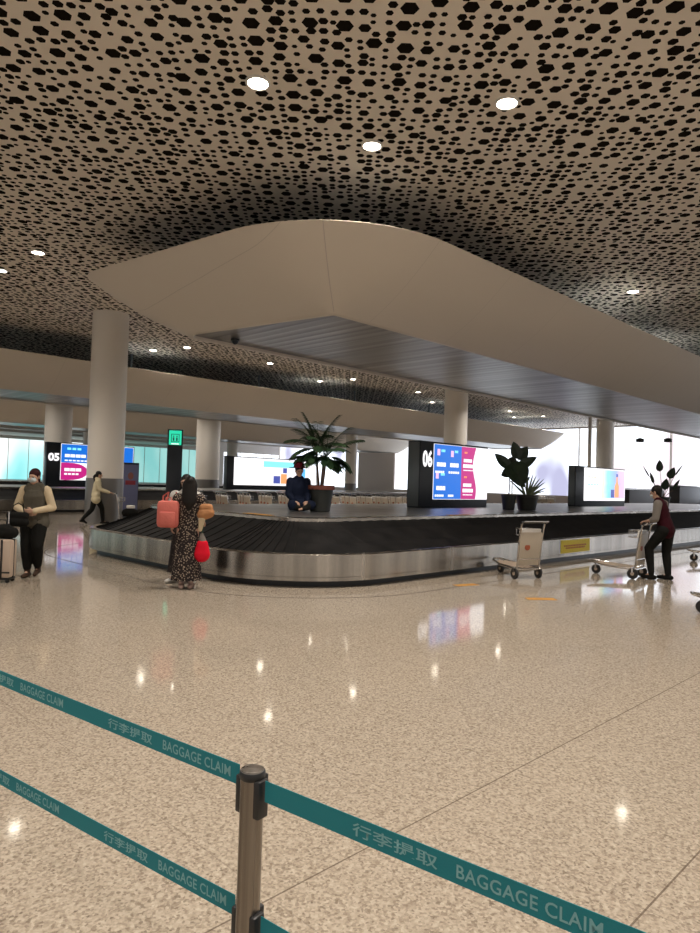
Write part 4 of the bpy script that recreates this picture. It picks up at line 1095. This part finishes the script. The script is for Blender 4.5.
MB().lathe([(.205, .0), (.21, .008), (.115, .018), (.108, .06), (.085, .11), (.03, .125)], 32, h_).build('hat', C['redhat'], r_)
for v in [v for ch in r_.children if ch.name.startswith('body') for v in ch.data.vertices]: v.co.z = max(v.co.z, .004)

# ================================================================== QUEUE BARRIER
def belt_path(a, b, sag, n=40):
    a, b = V(a), V(b)
    return [a.lerp(b, i / n) - V((0, 0, sag * 4 * (i / n) * (1 - i / n))) for i in range(n + 1)]
def belt(label, a, b, sag, spans, flipdir=1, h=0.048, group=None):
    """webbing strap from a to b; spans: (kind, start, length) along the strap, read left to right"""
    P = belt_path(a, b, sag); root = None
    L = [0]
    for i in range(1, len(P)): L.append(L[-1] + (P[i] - P[i - 1]).length)
    dirh = (V(b) - V(a)); dirh.z = 0; dirh.normalize(); nr = V((-dirh.y, dirh.x, 0))
    mid = -nr if (-nr).dot(V(a) - V((0, 0, 0))) < 0 else nr      # side facing the room's near end
    rings = []
    for i, p in enumerate(P):
        tt = (P[min(i + 1, len(P) - 1)] - P[max(i - 1, 0)]).normalized(); upn = (V((0, 0, 1)) - tt * tt.z).normalized()
        rings.append([p + upn * h / 2 + nr * .0007, p - upn * h / 2 + nr * .0007, p - upn * h / 2 - nr * .0007, p + upn * h / 2 - nr * .0007])
    o = MB().rings(rings).build('barrier_belt', M['teal'], None, smooth=False)
    tag(o, label, 'barrier belt', group)
    tot = L[-1]
    for body_, s0, width, hh in spans:
        me = text_mesh(body_, 0.05, 0.0, 0.0006, 1.05)
        xs = [v.co.x for v in me.vertices]; ys = [v.co.y for v in me.vertices]
        x0, x1, y0, y1 = min(xs), max(xs), min(ys), max(ys)
        for v in me.vertices:
            fx = (v.co.x - x0) / (x1 - x0); fy = (v.co.y - y0) / (y1 - y0) - .5
            s_ = s0 + fx * width if flipdir > 0 else s0 - fx * width
            s_ = max(0.0, min(tot - 1e-4, s_))
            k = 0
            while L[k + 1] < s_: k += 1
            q = (s_ - L[k]) / (L[k + 1] - L[k]); p = P[k].lerp(P[k + 1], q)
            tt = (P[k + 1] - P[k]).normalized(); upn = (V((0, 0, 1)) - tt * tt.z).normalized()
            c = p + upn * fy * hh + mid * .0012
            v.co = c
        me.materials.clear(); me.materials.append(M['print'])
        to = bpy.data.objects.new('lettering', me); COL.objects.link(to); to.parent = o
    return o
PX, PY = -0.205, 1.585
def stanchion(x, y, label):
    r_ = thing('queue_stanchion', label, 'queue barrier post', (x, y, 0), 0, 'queue barrier posts')
    MB().lathe([(.165, 0), (.165, .006), (.155, .014), (.06, .022), (.04, .04)], 40).build('base', M['post_steel'], r_)
    pts = []
    for k in range(48):
        a = 2 * PI * k / 48; rr = .0275 - (.0035 if (k % 12) in (5, 6, 7) else 0)
        pts.append((rr * math.cos(a), rr * math.sin(a)))
    MB().prism(pts, .03, .895).build('pole', M['post_steel'], r_)
    cp = MB().lathe([(.0285, .885), (.0300, .888), (.0300, .901), (.0285, .903)], 32).build('cap', M['black'], r_); MB().lathe([(.027, .902), (.026, .906), (.004, .907)], 32).build('cap_disc', M['post_steel'], cp)
    for z0 in (.800, .495):
        for a in (math.atan2(.6, -.8), math.atan2(-.6, .8), math.atan2(.8, .6)):
            MB().box((.027 * math.cos(a), .027 * math.sin(a), z0 + .045), (.022, .034, .086), rot=(0, 0, a), bev=.004).build('belt_clip', M['black'], r_)
    return r_
stanchion(PX, PY, 'aluminium queue barrier post with black belt clips in the foreground')
T1, T2 = '行李提取', 'BAGGAGE CLAIM'
lx, ly = -0.8, 0.6; rx_, ry_ = 0.8, -0.6
EL = (PX + lx * 1.95, PY + ly * 1.95); ER = (PX + rx_ * 1.80, PY + ry_ * 1.80)
stanchion(EL[0] - .03, EL[1] + .02, 'queue barrier post outside the frame to the left')
stanchion(ER[0] + .03, ER[1] - .02, 'queue barrier post outside the frame to the right')
def spansL(per=.735):
    out = []
    for k in range(3): out += [(T2, .285 + per * k, .255, .025), (T1, .53 + per * k, .20, .027)]
    return out
belt('upper teal belt reading baggage claim, running left from the foreground post', (PX + lx * .042, PY + ly * .042, .880), (EL[0], EL[1], .885), .004, [(b_, s_, w_, h_) for b_, s_, w_, h_ in spansL()], -1)
belt('lower teal belt reading baggage claim, running left from the foreground post', (PX + lx * .042, PY + ly * .042, .575), (EL[0], EL[1], .545), .004, [(b_, s_, w_, h_) for b_, s_, w_, h_ in spansL()], -1)
def spansR(o_=0.0):
    return [(T1, .25 + o_, .20, .027), (T2, .49 + o_, .265, .025), (T1, .985 + o_, .20, .027), (T2, 1.225 + o_, .265, .025)]
belt('upper teal belt reading baggage claim, running right from the foreground post', (PX + rx_ * .042, PY + ry_ * .042, .866), (ER[0], ER[1], .874), .003, spansR(), 1)
belt('lower teal belt running right from the foreground post at the bottom edge', (PX + rx_ * .042, PY + ry_ * .042, .560), (ER[0], ER[1], .562), .004, spansR(), 1)

# thin orange patches on the floor near the carousel
for k, (x, y, a, lb) in enumerate(((2.55, 10.05, .1, 'thin orange patch on the floor right of the parked trolley wheels'), (1.35, 10.95, .5, 'thin orange patch on the floor beside the groove left of the parked trolley'))):
    if k == 0: p = atz(541, 599, 0)
    else: p = atz(466, 585, 0)
    o = MB().box((0, 0, .0015), (.42, .16, .003)).build('floor_patch', M['orange'], loc=(p.x, p.y, 0), rz=a)
    tag(o, lb, 'floor sticker')
